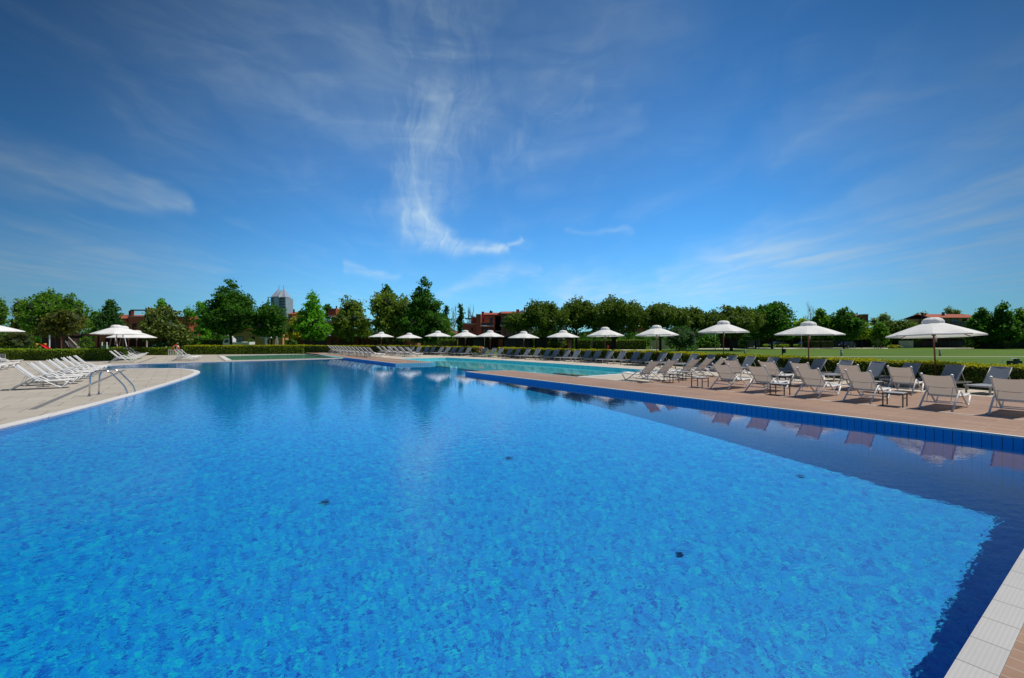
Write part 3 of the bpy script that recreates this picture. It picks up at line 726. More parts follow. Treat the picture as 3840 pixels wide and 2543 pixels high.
# (pixel of the pole, pixel row of the hem, pixel row of the cap's top)
RU = [(1430, 1263, 1245), (1535, 1267, 1248.5), (1642, 1261, 1240.5), (1745, 1262, 1238), (1838, 1262, 1238.5), (1963.6, 1266.5, 1242), (2112, 1264, 1238.5), (2270, 1259, 1226), (2464, 1256.5, 1219), (2714, 1244.5, 1202), (3032, 1253.5, 1205), (3497, 1262, 1194)]
for i, (px, yr, yt) in enumerate(RU):
    q, t = on_line(px, POLE); d = dep(q); rim = Z(yr, d); top = Z(yt, d); h = top - rim
    u = make_parasol(1.62, h * .71, h * .335, rim)
    k = 12 - i
    u.location = (q[0], q[1], 0); u.rotation_euler = (0, 0, R(random.uniform(0, 45)))
    if k == 1: u.location = (q[0] + .12 * sn + .05 * cs, q[1] - .12 * cs + .05 * sn, .05)
    tl = {1: 3.3, 4: 2.2, 5: 2.2, 9: 1.5}.get(k, random.uniform(-.6, .9))
    u.rotation_euler = (Matrix.Rotation(R(-tl), 3, Vector((cs, sn, 0))) @ Matrix.Rotation(R(random.uniform(0, 45)), 3, 'Z')).to_euler()
    tag(u, f'white parasol on a wooden pole behind the grey loungers, {ORD[k]} from the right' if k > 1 else 'nearest and largest white parasol on a wooden pole at the right', None, 'white parasols along the hedge')
LU = [(437, 45, 1252, 1218, 2.0, 'frontmost of the four overlapping white parasols at the left'), (461, 49, 1254, 1222, 2.0, 'second of the four overlapping white parasols at the left'), (482, 53, 1265.5, 1238, 2.1, 'third, lower one of the four overlapping white parasols at the left'), (512, 57, 1266, 1238.5, 2.1, 'farthest of the four overlapping white parasols at the left'), (-60, 33, 1241, 1203, 2.05, 'white parasol cut off by the left edge of the picture')]
for px, d, yr, yt, r, lab in LU:
    q = P(px, d); rim = Z(yr, d) - ZL; top = Z(yt, d) - ZL; h = top - rim
    u = make_parasol(r, h * .74, h * .30, rim); u.location = (q[0], q[1], ZL); u.rotation_euler = (0, 0, R(random.uniform(0, 45)))
    tag(u, lab, None, 'white parasols of the left terrace')
# red pouch on the eighth pole
q, _ = on_line(2282, POLE); d = dep(q)
o = MB().lathe([(.05, 0), (.09, .04), (.09, .26), (.05, .32)], 10).build('fire_extinguisher', M['red'], loc=(q[0] - .1, q[1] - .05, Z(1309, d))); tag(o, 'small red canister hung on the pole of the fifth parasol from the right', 'canister')
# ---------------------------------------------------------------- pool ladder
a1 = Vector((*W(335, 1486, ZL), 0)); a2 = Vector((*W(370, 1479, ZL), 0)); wid = (a2 - a1)
b1 = Vector((*W(476, 1480, ZW), 0)); 
dirn = (b1 - a1); rzl = math.atan2(dirn.y, dirn.x); Lh = dirn.length
lad = thing('pool_ladder', 'curved stainless steel ladder rails at the edge of the left terrace', 'pool ladder', (a1.x, a1.y, ZL), rzl)
hh = Z(1392, dep(a1)) - ZL
wl = wid.length
perp = 1 if Vector((-dirn.y, dirn.x)).dot(wid.xy) > 0 else -1
for k in (0, 1):
    y = perp * wl * k; ox = k * wid.xy.dot(dirn.xy.normalized()) * 1.0
    pts = [(0, y, 0), (.02, y, hh * .75), (.09, y, hh * .93), (.26, y, hh), (.5, y, hh * .98), (.62, y, hh * .9), (Lh - .08, y, .32), (Lh, y, .1), (Lh + .02, y, -.6), (Lh + .02, y, -1.4)]; pts = [(a + ox, b_, c_) for a, b_, c_ in pts]
    MB().tube(arc(pts, 4), .029, 12).build('rail', M['steel'], lad, True)
    MB().lathe([(.075, .004), (.07, .02), (.03, .03)], 16, c=(ox, y)).build('flange', M['steel'], lad)
for z in (-.35, -.65, -.95): MB().box(Lh - .03, Lh + .06, min(0, perp * wl), max(0, perp * wl), z, z + .03).build('tread', M['steel'], lad)
# ---------------------------------------------------------------- foliage
rng = np.random.default_rng(7)
def quads_mesh(name, centers, size, mats, mi=None, parent=None, up_bias=0.0, aspect=.6, extra=None):
    """many small leaf faces as one foliage mesh"""
    n = len(centers); u = rng.normal(size=(n, 3)); u /= np.linalg.norm(u, axis=1)[:, None]
    nn = rng.normal(size=(n, 3)); nn[:, 2] += up_bias; v = np.cross(nn, u); v /= np.linalg.norm(v, axis=1)[:, None]
    s = (size * rng.uniform(.6, 1.35, n))[:, None]; u = u * s; v = v * s * aspect
    co = np.empty((n, 4, 3)); co[:, 0] = centers - u; co[:, 1] = centers + v * 1.0; co[:, 2] = centers + u; co[:, 3] = centers - v
    co = co.reshape(-1, 3); nv = len(co); faces = n
    ev, ef = ([], []) if extra is None else extra
    me = bpy.data.meshes.new(name)
    tot = np.concatenate([co, np.array(ev).reshape(-1, 3)]) if len(ev) else co
    me.vertices.add(len(tot)); me.vertices.foreach_set('co', tot.astype(np.float32).ravel())
    loops = list(range(nv)); starts = list(range(0, nv, 4)); totals = [4] * n
    for f in ef: starts.append(len(loops)); totals.append(len(f)); loops += [nv + i for i in f]
    me.loops.add(len(loops)); me.loops.foreach_set('vertex_index', loops)
    me.polygons.add(len(starts)); me.polygons.foreach_set('loop_start', starts); me.polygons.foreach_set('loop_total', totals)
    for m in mats: me.materials.append(m)
    idx = np.zeros(len(starts), int)
    if mi is not None: idx[:n] = mi
    if len(ef): idx[n:] = len(mats) - 1
    me.polygons.foreach_set('material_index', idx)
    me.update(calc_edges=True)
    o = bpy.data.objects.new(name, me); C.objects.link(o)
    if parent: o.parent = parent
    return o
LM = {
 'mid': leaf_mat('leaf_mid', (0.041, 0.127, 0.009), (0.144, 0.308, 0.024)),
 'dark': leaf_mat('leaf_dark', (0.024, 0.088, 0.009), (0.077, 0.210, 0.018)),
 'bright': leaf_mat('leaf_bright', (0.058, 0.210, 0.011), (0.163, 0.441, 0.024)),
 'olive': leaf_mat('leaf_olive', (0.067, 0.127, 0.013), (0.222, 0.319, 0.039)),
 'brown': leaf_mat('leaf_brown', (0.058, 0.071, 0.011), (0.144, 0.155, 0.024)),
 'pine': leaf_mat('leaf_pine', (0.035, 0.088, 0.011), (0.147, 0.224, 0.024), .3),
 'magnolia': leaf_mat('leaf_magnolia', (0.035, 0.073, 0.012), (0.159, 0.206, 0.033), .1),
 'blue': leaf_mat('leaf_blue', (0.024, 0.088, 0.021), (0.077, 0.188, 0.041)),
 'grey': leaf_mat('leaf_grey', (0.116, 0.188, 0.059), (0.250, 0.342, 0.099)),
 'yellow': leaf_mat('leaf_yellow', (0.230, 0.264, 0.013), (0.499, 0.485, 0.026)),
 'lime': leaf_mat('leaf_lime', (0.136, 0.264, 0.013), (0.288, 0.441, 0.026)),
 'hedge_top': leaf_mat('leaf_hedge_top', (.17, .22, .008), (.46, .44, .012)),
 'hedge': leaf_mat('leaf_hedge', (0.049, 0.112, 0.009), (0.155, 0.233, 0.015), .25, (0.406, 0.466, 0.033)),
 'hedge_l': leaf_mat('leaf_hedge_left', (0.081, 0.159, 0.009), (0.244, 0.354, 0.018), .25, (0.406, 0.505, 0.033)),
 'wood': leaf_mat('leaf_wood', (0.046, 0.091, 0.027), (0.099, 0.160, 0.046)),
 'hedge_dark': leaf_mat('leaf_hedge_dark', (0.020, 0.041, 0.007), (0.049, 0.084, 0.011)),
}
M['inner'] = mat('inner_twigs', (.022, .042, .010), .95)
def blobs_for(kind, w_, h, rs):
    """list of (x, y, z, rx, rz) inside a crown of half width w_ and height h, z from 0"""
    b = []
    if kind in ('round', 'bush', 'olive'):
        for _ in range(20 if kind != 'bush' else 14):
            a = rs.uniform(0, 2 * math.pi); el_ = rs.uniform(-.75, 1.45); k = rs.uniform(.5, .78)
            r = rs.uniform(.26, .40) * w_
            b.append((w_ * k * math.cos(a) * math.cos(el_), w_ * k * math.sin(a) * math.cos(el_), h * .5 + h * .5 * k * math.sin(el_), r, r * .85 * min(1.2, h / w_ / 1.3)))
        b.append((0, 0, h * .5, w_ * .62, h * .36))
    elif kind == 'cone':
        z = .04
        while z < .97:
            rr = w_ * (math.sin(math.pi * min(1, (z + .12) * .82 + .08)) ** .8 if z < .3 else (1 - z) ** .72 * 1.18) ; m = 5 if z < .75 else 3
            rr = min(rr, w_)
            for i in range(m):
                a = rs.uniform(0, 2 * math.pi); k = rs.uniform(.35, .8) * rr; r = max(.10 * w_, rr * rs.uniform(.3, .46))
                b.append((k * math.cos(a), k * math.sin(a), z * h, r, r * .8))
            z += .085
        b.append((0, 0, h * .96, w_ * .14, h * .06)); b.append((0, 0, h * .4, w_ * .6, h * .36))
    elif kind == 'pine':
        for _ in range(44):
            a = rs.uniform(0, 2 * math.pi); k = math.sqrt(rs.uniform(0, 1)) * .84; r = rs.uniform(.20, .30) * w_
            b.append((w_ * k * math.cos(a), w_ * k * math.sin(a), h * (rs.uniform(.12, .28) + .50 * math.sqrt(max(0, 1 - k * k)) * rs.uniform(.75, 1.05)), r, min(r * .8, h * .3)))
        b.append((0, 0, h * .42, w_ * .78, h * .38))
    elif kind == 'poplar':
        for i in range(16):
            z = (i + .5) / 16; rr = w_ * (math.sin(math.pi * (z * .85 + .13))) ** .6; a = rs.uniform(0, 6.3)
            b.append((rr * .3 * math.cos(a), rr * .3 * math.sin(a), z * h, rr * .72, h * .06))
    elif kind == 'loose':
        for _ in range(16):
            a = rs.uniform(0, 6.3); el_ = rs.uniform(-.9, 1.5); k = rs.uniform(.45, .95); r = rs.uniform(.16, .28) * w_
            b.append((w_ * k * math.cos(a) * math.cos(el_), w_ * k * math.sin(a) * math.cos(el_), h * .5 + h * .5 * k * math.sin(el_), r, r))
    return b
def leaves_of(bl, dens, leafs, rs, fill=.3):
    out = []
    for (x, y, z, rx, rz) in bl:
        area = 4 * math.pi * rx * (rx + 2 * rz) / 3; ncl = max(3, int(area * 1.3)); per = max(4, int(dens))
        d = rng.normal(size=(ncl, 3)); d /= np.linalg.norm(d, axis=1)[:, None]
        k = rng.uniform(.72, 1.08, ncl)[:, None]; cc = np.array([x, y, z]) + d * k * np.array([rx, rx, rz])
        cl = np.repeat(cc, per, axis=0) + rng.normal(size=(ncl * per, 3)) * np.array([.20, .20, .15]) * (leafs / .16)
        out.append(cl)
        nf = int(ncl * per * fill); d = rng.normal(size=(nf, 3)); d /= np.linalg.norm(d, axis=1)[:, None]
        out.append(np.array([x, y, z]) + d * (rng.uniform(0, 1, nf) ** .5)[:, None] * np.array([rx, rx, rz]) * .85)
    return np.concatenate(out)
def tree(px, d, hw, ytop, ybot, kind, leaf, label, name='tree', dens=14, lean=0.0, trunks=1, bark='bark', spikes=(), zb=-.17, cat='tree', group=None, tw=1.0):
    rs = random.Random(int(px * 7 + d)); X, Y = P(px, d)
    s = math.sqrt(1 + ((px - CX) / F_PX) ** 2)
    if kind == 'pine': hw *= 1.1
    wd = hw * d / F_PX / s ** .5; z0, z1 = Z(ybot, d) - zb, Z(ytop, d) - zb; h = z1 - z0
    t = thing(name, label, cat, (X, Y, zb), rs.uniform(0, 6.3), group)
    ls = .19 if d < 90 else .25
    if kind == 'bush': ls = .11
    bl = blobs_for(kind, wd, h, rs)
    for (dx, yt, w2) in spikes:
        zz = Z(yt, d) - zb - z0
        ang = YAW - t.rotation_euler[2]; ox = dx * d / F_PX
        for q in range(4): r = w2 * (1.1 - q * .26) ; bl.append((ox * math.cos(ang), ox * math.sin(ang), zz - q * .0 - (3 - q) * r * .0 - (3 - q) * .45 * w2 * 2 + 0, w2 * (.35 + .28 * (3 - q)), w2 * .6))
    pts = leaves_of(bl, dens, ls, rs)
    cz = pts[:, 2]; lo, hi = np.percentile(cz, .6), np.percentile(cz, 99.6)
    if not spikes: pts[:, 2] = (cz - lo) / (hi - lo) * h
    sxy = wd / np.percentile(np.abs(pts[:, 0:2]), 99.2); pts[:, :2] *= sxy
    pts[:, 2] += z0
    pts = pts[pts[:, 2] > max(.15, z0 - .3)]
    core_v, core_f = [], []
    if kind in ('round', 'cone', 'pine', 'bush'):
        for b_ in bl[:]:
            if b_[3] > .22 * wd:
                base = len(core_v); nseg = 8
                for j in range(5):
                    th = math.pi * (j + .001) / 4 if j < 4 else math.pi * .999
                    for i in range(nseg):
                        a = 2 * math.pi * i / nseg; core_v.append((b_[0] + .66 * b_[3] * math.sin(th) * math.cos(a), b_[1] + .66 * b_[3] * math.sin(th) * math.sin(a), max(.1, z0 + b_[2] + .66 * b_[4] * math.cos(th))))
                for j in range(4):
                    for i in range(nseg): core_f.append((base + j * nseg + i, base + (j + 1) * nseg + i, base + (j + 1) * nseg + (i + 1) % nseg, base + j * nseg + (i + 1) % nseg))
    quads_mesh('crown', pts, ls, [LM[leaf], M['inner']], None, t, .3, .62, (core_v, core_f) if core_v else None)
    tk = MB(); tr = max(.07, wd * .045) * tw
    for k in range(trunks):
        ox = (k - (trunks - 1) / 2) * .5; top = z0 + h * (.55 if kind != 'pine' else .35)
        tk.tube([(ox, 0, -.1), (ox + lean * .3, .02, top * .35), (ox + lean, 0, top * .7), (ox * .6 + lean, .03, top)], [tr * 1.25, tr, tr * .8, tr * .45], 8)
        for j in range(5):
            a = rs.uniform(0, 6.3); zz = z0 * rs.uniform(.75, 1.0) + h * .06 * j
            k2 = rs.uniform(.4, .75) * wd
            tk.tube([(ox + lean * .8, 0, zz), (ox + lean + k2 * .4 * math.cos(a), k2 * .4 * math.sin(a), zz + h * .14), (ox + lean + k2 * math.cos(a), k2 * math.sin(a), zz + h * .32)], [tr * .55, tr * .38, tr * .15], 6)
    tk.build('trunk', M[bark], t, True)
    return t
TREES = [
 (0, 82, 34, 1116, 1262, 'round', 'mid', 'leafy green tree cut off by the left edge of the picture', {}),
 (78, 80, 46, 1126, 1268, 'round', 'olive', 'pale olive tree between the left edge and the big round tree', {}),
 (205, 76, 118, 1098, 1262, 'round', 'mid', 'biggest round broad-crowned green tree at the left', dict(dens=14)),
 (240, 66, 76, 1168, 1258, 'round', 'brown', 'brownish olive tree in front of the big round tree at the left', dict(trunks=2)),
 (350, 88, 26, 1166, 1270, 'round', 'mid', 'small green tree just right of the big round tree', {}),
 (412, 78, 48, 1128, 1242, 'cone', 'blue', 'bluish dark tree behind the four left parasols', dict(lean=.1)),
 (606, 77, 34, 1122, 1260, 'cone', 'bright', 'bright green tree poking out above the dark magnolia', {}),
 (618, 62, 90, 1150, 1306, 'round', 'magnolia', 'dense olive-brown magnolia behind the gate and lifebuoy', dict(dens=15)),
 (750, 86, 50, 1134, 1278, 'loose', 'bright', 'spreading light green tree left of the tall dark maple', dict(dens=26)),
 (790, 92, 50, 1165, 1285, 'round', 'dark', 'low dark tree behind the light green tree, left of the tall maple', {}),
 (866, 70, 98, 1064, 1250, 'cone', 'dark', 'tallest dark green maple above the white truck', dict(dens=14)),
 (1012, 72, 68, 1140, 1268, 'round', 'dark', 'rounded dark green tree in front of the high-rise tower', dict(trunks=2, dens=13)),
 (1106, 84, 32, 1194, 1268, 'round', 'yellow', 'small yellow-leaved tree left of the bright conical tree', {}),
 (1172, 71, 62, 1101, 1272, 'cone', 'bright', 'bright green conical tree standing at the gate gap in the hedge', dict(dens=13, tw=.8)),
 (1228, 118, 18, 1143, 1200, 'round', 'dark', 'small dark treetop behind the red gable at centre left', {}),
 (1318, 78, 74, 1122, 1272, 'round', 'olive', 'round olive-green tree left of centre', dict(dens=14)),
 (1452, 90, 46, 1076, 1220, 'cone', 'dark', 'dark treetop rising behind the olive-green tree', {}),
 (1466, 75, 86, 1100, 1272, 'round', 'olive', 'large olive-green tree beside the tall pointed dark tree', dict(dens=14)),
 (1586, 72, 84, 1055, 1280, 'cone', 'dark', 'tall pointed dark tree at the centre, highest in the picture', dict(dens=14)),
 (1664, 86, 26, 1192, 1272, 'round', 'olive', 'low olive tree against the foot of the tall pointed tree', {}),
 (1675, 112, 15, 1147, 1262, 'poplar', 'blue', 'slim dark poplar just right of the tall pointed tree', {}),
 (1727, 112, 15, 1141, 1256, 'poplar', 'blue', 'slim dark poplar next to the terracotta houses', {}),
 (1944, 78, 48, 1175, 1256, 'pine', 'pine', 'low umbrella pine overlapping the brown house', dict(dens=15)),
 (2048, 77, 78, 1134, 1262, 'pine', 'pine', 'wide umbrella pine right of the brown house', dict(dens=15)),
 (2162, 80, 62, 1121, 1260, 'pine', 'pine', 'high domed umbrella pine between two wide ones', dict(dens=15)),
 (2302, 77, 100, 1122, 1262, 'pine', 'pine', 'widest umbrella pine, above the fifth parasol from the right', dict(dens=15, trunks=2)),
 (2476, 78, 88, 1143, 1250, 'pine', 'pine', 'umbrella pine above the fourth parasol from the right', dict(dens=15)),
 (2596, 84, 60, 1157, 1256, 'pine', 'pine', 'small umbrella pine between the fourth and third parasols from the right', dict(dens=15)),
 (2742, 82, 100, 1156, 1262, 'pine', 'pine', 'broad low umbrella pine behind the third parasol from the right', dict(dens=15, lean=.4)),
 (2895, 97, 84, 1140, 1270, 'round', 'dark', 'big rounded green tree between the second and third parasols from the right', dict(dens=14)),
 (2835, 99, 36, 1165, 1268, 'loose', 'bright', 'light green tree at the left flank of the big rounded tree', dict(dens=26)),
 (3012, 108, 40, 1198, 1270, 'round', 'lime', 'pale green tree behind the second parasol from the right, left side', {}),
 (3078, 100, 42, 1162, 1268, 'cone', 'mid', 'green tree beside the bare tree, behind the second parasol from the right', {}),
 (3164, 98, 60, 1160, 1272, 'round', 'dark', 'dark rounded tree left of the red tower house', dict(dens=14)),
 (3232, 102, 36, 1208, 1270, 'round', 'lime', 'yellow-green small tree under the red tower house', {}),
 (3312, 140, 44, 1178, 1260, 'loose', 'grey', 'greyish distant tree right of the red tower house', dict(dens=22)),
 (3303, 100, 30, 1212, 1280, 'cone', 'mid', 'small green tree with pointed crown behind the folding ladder', {}),
 (3372, 108, 84, 1204, 1280, 'round', 'pine', 'dark spreading evergreen left of the nearest parasol cap', dict(dens=14)),
 (3446, 140, 36, 1172, 1262, 'loose', 'grey', 'greyish distant tree left of the long tiled house', dict(dens=22)),
 (3568, 165, 54, 1156, 1230, 'loose', 'grey', 'greyish distant treetop above the long tiled roof', dict(dens=18)),
 (3680, 96, 60, 1160, 1282, 'cone', 'dark', 'leftmost of the three dark trees at the right edge', dict(dens=13)),
 (3762, 94, 54, 1142, 1282, 'cone', 'dark', 'tallest of the three dark trees at the right edge', dict(dens=13)),
 (3826, 97, 48, 1162, 1282, 'cone', 'mid', 'rightmost of the three dark trees at the right edge', dict(dens=13)),
 (3910, 95, 60, 1150, 1282, 'round', 'dark', 'dark tree leaning into the right edge of the picture', {}),
]
for (px, d, hw, yt, yb, kind, leaf, lab, kw) in TREES: tree(px, d, hw, yt, yb, kind, leaf, lab, name='pine_tree' if kind == 'pine' else ('poplar' if kind == 'poplar' else 'tree'), **kw)
BUSH = [
 (55, 55, 72, 1244, 1312, 'brown', 'big brownish bush behind the left hedge at the picture edge'),
 (2548, 67, 76, 1226, 1322, 'blue', 'large dark oleander bush behind the hedge, left of the third parasol from the right'),
 (1095, 78, 20, 1272, 1297, 'mid', 'round green shrub by the brick wall behind the left hedge'),
 (320, 70, 26, 1262, 1305, 'mid', 'green shrub beside the wooden stairs'),
 (2790, 96, 24, 1270, 1302, 'mid', 'dark green shrub beside the leaning pine trunk'),
 (2783, 98, 17, 1292, 1303, 'brown', 'low reddish brown clipped shrub by the path'),
 (3352, 98, 24, 1293, 1304, 'yellow', 'low yellow shrub below the nearest parasol, left one'),
 (3648, 97, 30, 1291, 1305, 'yellow', 'low yellow shrub left of the dark right hedge'),
 (730, 74, 30, 1255, 1300, 'mid', 'light green shrub behind the hedge, left of the truck'),
 (2085, 84, 42, 1258, 1300, 'olive', 'climbing shrub on the carport between two parasols'),
 (940, 90, 14, 1272, 1296, 'mid', 'small shrub behind the bed of the white truck'),
]
for (px, d, hw, yt, yb, leaf, lab) in BUSH:
    tree(px, d, hw, yt, yb, 'bush', leaf, lab, name='bush', dens=12, cat='bush', tw=.5)
for k, px in enumerate((2872, 2900, 2928, 2950, 2985, 3000)):
    tree(px, 101, 9, 1291.5, 1299, 'bush', 'lime', f'small round clipped shrub along the car park, {ORD[k + 1]} from the left', name='bush', dens=9, cat='bush', group='small clipped shrubs along the car park', tw=.4)
def bare_tree(px, d, hw, ytop, ybot, label, m='pale_bark', nb=26):
    rs = random.Random(int(px)); X, Y = P(px, d); h = Z(ytop, d) + .17; wd = hw * d / F_PX
    t = thing('bare_tree', label, 'tree', (X, Y, -.17))
    tk = MB(); tk.tube([(0, 0, 0), (.1, 0, h * .4), (0, .1, h * .97)], [.16, .11, .02], 6); tk.build('trunk', M[m], t, True)
    br = MB()
    for i in range(nb):
        z = h * rs.uniform(.25, .85); a = rs.uniform(0, 6.3); l = wd * rs.uniform(.4, 1.0); up = h * rs.uniform(.08, .2)
        p0 = Vector((0.05, 0, z)); p1 = Vector((l * .5 * math.cos(a), l * .5 * math.sin(a), z + up * .5)); p2 = Vector((l * math.cos(a), l * math.sin(a), z + up * 1.2))
        br.tube([p0, p1, p2], [.045, .03, .012], 4)
        for j in range(5):
            q = p1.lerp(p2, rs.uniform(0, 1)); b_ = rs.uniform(0, 6.3); ll = l * .4
            br.tube([q, q + Vector((ll * math.cos(b_) * .6, ll * math.sin(b_) * .6, up * .8))], [.02, .01], 3)
    br.build('branches', M[m], t); return t
bare_tree(1702, 118, 14, 1162, 1262, 'leafless pale tree between the two slim poplars')
bare_tree(1757, 135, 12, 1160, 1262, 'leafless tree right of the second poplar, left one'); bare_tree(1770, 135, 11, 1164, 1262, 'leafless tree right of the second poplar, right one')
bare_tree(3040, 130, 34, 1152, 1262, 'wide leafless tree behind the second parasol from the right', nb=40)
bare_tree(728, 95, 22, 1164, 1262, 'leafless twiggy tree beside the red wall at the left', nb=30)
bare_tree(2805, 120, 14, 1168, 1262, 'leafless twigs behind the broad low pine')
def wood(name, label, px0, px1, d0, d1, y0, y1, n, ls, leaf):
    u = rng.uniform(px0, px1, n); d = rng.uniform(d0, d1, n); f = rng.uniform(0, 1, n) ** .8
    topy = y0 + (y1 - y0) * (.5 + .28 * np.sin(u / 61.0 + d * .02) + .22 * np.sin(u / 23.0 + 1.7) + .12 * np.sin(u / 9.0))
    xc = (u - CX) / F_PX * d; ztop = EYE - (topy - HY) * d / F_PX
    pts = np.stack([cs * xc - sn * d, sn * xc + cs * d, -.2 + (ztop + .2) * f], 1)
    o = quads_mesh(name, pts, ls, [LM[leaf]], None, None, .3, .7); tag(o, label, None, None, 'stuff'); return o
wood('distant_wood', 'mass of distant trees along the horizon', -500, 4300, 150, 175, 1222, 1252, 60000, .42, 'wood')
wood('undergrowth', 'dark undergrowth and shrubs behind the trees', -500, 2700, 99, 106, 1240, 1266, 36000, .26, 'dark')
wood('undergrowth', 'dark undergrowth behind the car park', 2700, 4300, 112, 120, 1243, 1268, 24000, .3, 'dark')
# ---------------------------------------------------------------- hedges
def hedge(name, label, pts, thick, z0, z1, dens, leafs, top='hedge_top', side='hedge', group=None, topmat=True):
    """clipped hedge along a ground polyline (its front edge), thick to the right of its direction"""
    back = offset(pts, thick); cs_ = []; mi = []
    core = MB()
    for (a, b, c_, d_) in zip(pts, pts[1:], back[1:], back):
        L = math.hypot(b[0] - a[0], b[1] - a[1])
        def samp(p, q, r_, s_, n, zfun, m_):
            u, v = rng.uniform(0, 1, n), rng.uniform(0, 1, n)
            x = (p[0] * (1 - u) + q[0] * u) * (1 - v) + (s_[0] * (1 - u) + r_[0] * u) * v
            y = (p[1] * (1 - u) + q[1] * u) * (1 - v) + (s_[1] * (1 - u) + r_[1] * u) * v
            z = zfun(u, v, n, x, y); cs_.append(np.stack([x, y, z], 1)); mi.append(np.full(n, m_))
        wav = lambda x, y: .035 * np.sin(x * 2.1 + y * 1.3) + .03 * np.sin(x * 5.3 - y * 4.1)
        samp(a, b, c_, d_, int(L * abs(thick) * dens), lambda u, v, n, x, y: z1 + rng.normal(0, .035, n) + wav(x, y), 1 if topmat else 0)
        for (p, q) in ((a, b), (d_, c_)):
            nrm = Vector((q[1] - p[1], -(q[0] - p[0]))).normalized() * (1 if (p, q) == (a, b) else -1)
            n = int(L * (z1 - z0) * dens)
            u = rng.uniform(0, 1, n); off = rng.normal(.02, .035, n); sgn = (-1 if p is a else 1) * (1 if thick > 0 else -1)
            x = p[0] * (1 - u) + q[0] * u; y = p[1] * (1 - u) + q[1] * u
            nv = Vector((q[1] - p[1], -(q[0] - p[0]))).normalized()
            x = x + nv.x * off * sgn; y = y + nv.y * off * sgn; z = rng.uniform(z0, z1, n)
            cs_.append(np.stack([x, y, z], 1)); mi.append(np.where(z > z1 - .12 * rng.uniform(.3, 1.6, n), 1 if topmat else 0, 0))
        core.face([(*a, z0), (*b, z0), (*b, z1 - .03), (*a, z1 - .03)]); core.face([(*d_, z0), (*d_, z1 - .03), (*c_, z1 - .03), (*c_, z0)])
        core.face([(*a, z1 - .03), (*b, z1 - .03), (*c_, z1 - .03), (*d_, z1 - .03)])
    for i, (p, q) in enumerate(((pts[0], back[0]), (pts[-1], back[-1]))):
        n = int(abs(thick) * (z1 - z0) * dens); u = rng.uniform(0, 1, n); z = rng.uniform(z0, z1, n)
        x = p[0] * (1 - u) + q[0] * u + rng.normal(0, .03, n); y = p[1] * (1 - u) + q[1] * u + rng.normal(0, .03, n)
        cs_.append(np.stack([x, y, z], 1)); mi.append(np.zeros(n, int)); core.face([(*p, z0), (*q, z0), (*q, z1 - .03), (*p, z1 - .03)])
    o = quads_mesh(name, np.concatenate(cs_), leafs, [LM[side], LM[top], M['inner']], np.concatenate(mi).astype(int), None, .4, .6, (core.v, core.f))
    return tag(o, label, 'hedge', group)
near_part = [p for p in HEDGE if w2px(*p) > 1850 or p[1] < 0]
near_part = [p for p in near_part if -3 <= p[1]]
hA = [p for p in near_part if p[1] < 21]; hB = [p for p in near_part if p[1] >= hA[-1][1]]
hedge('hedge', 'yellow-topped clipped hedge behind the right-hand grey loungers', hA, 1.1, -.1, .93, 620, .042)
hedge('hedge', 'yellow-topped clipped hedge behind the grey loungers, between lifebuoy and third parasol', [hA[-1]] + hB[1:], 1.1, -.1, .95, 330, .058)
farp = [p for p in HEDGE if w2px(*p) < 1800 and p[1] < 73]
hedge('hedge', 'low clipped hedge behind the distant white and grey loungers at centre', farp, 1.1, -.1, .98, 120, .08)
def camh(name, label, pts, thick, yt, dens, leafs, **kw):
    """hedge given by (pixel, depth) pairs, from right to left so its thickness goes away from us"""
    p = [P(a, b) for a, b in pts]; h = Z(yt, pts[0][1])
    return hedge(name, label, p, thick, -.15, h, dens, leafs, **kw)
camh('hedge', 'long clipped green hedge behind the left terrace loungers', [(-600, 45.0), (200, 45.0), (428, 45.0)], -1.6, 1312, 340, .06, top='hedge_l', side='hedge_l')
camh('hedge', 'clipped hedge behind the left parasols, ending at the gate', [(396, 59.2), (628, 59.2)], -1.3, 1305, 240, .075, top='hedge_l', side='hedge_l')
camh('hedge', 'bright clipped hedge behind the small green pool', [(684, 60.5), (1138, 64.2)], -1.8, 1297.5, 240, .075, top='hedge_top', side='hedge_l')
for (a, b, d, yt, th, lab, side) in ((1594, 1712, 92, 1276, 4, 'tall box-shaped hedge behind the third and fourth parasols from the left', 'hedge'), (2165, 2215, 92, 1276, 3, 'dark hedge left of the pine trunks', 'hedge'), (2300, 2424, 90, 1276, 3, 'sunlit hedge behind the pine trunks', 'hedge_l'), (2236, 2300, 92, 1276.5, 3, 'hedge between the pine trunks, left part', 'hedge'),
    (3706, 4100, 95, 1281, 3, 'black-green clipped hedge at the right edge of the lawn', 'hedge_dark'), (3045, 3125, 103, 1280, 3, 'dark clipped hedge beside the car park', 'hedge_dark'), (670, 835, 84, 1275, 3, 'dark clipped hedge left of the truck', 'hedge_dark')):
    camh('hedge', lab, [(a, d), (b, d)], -th, yt, 40, .12, top=side, side=side)
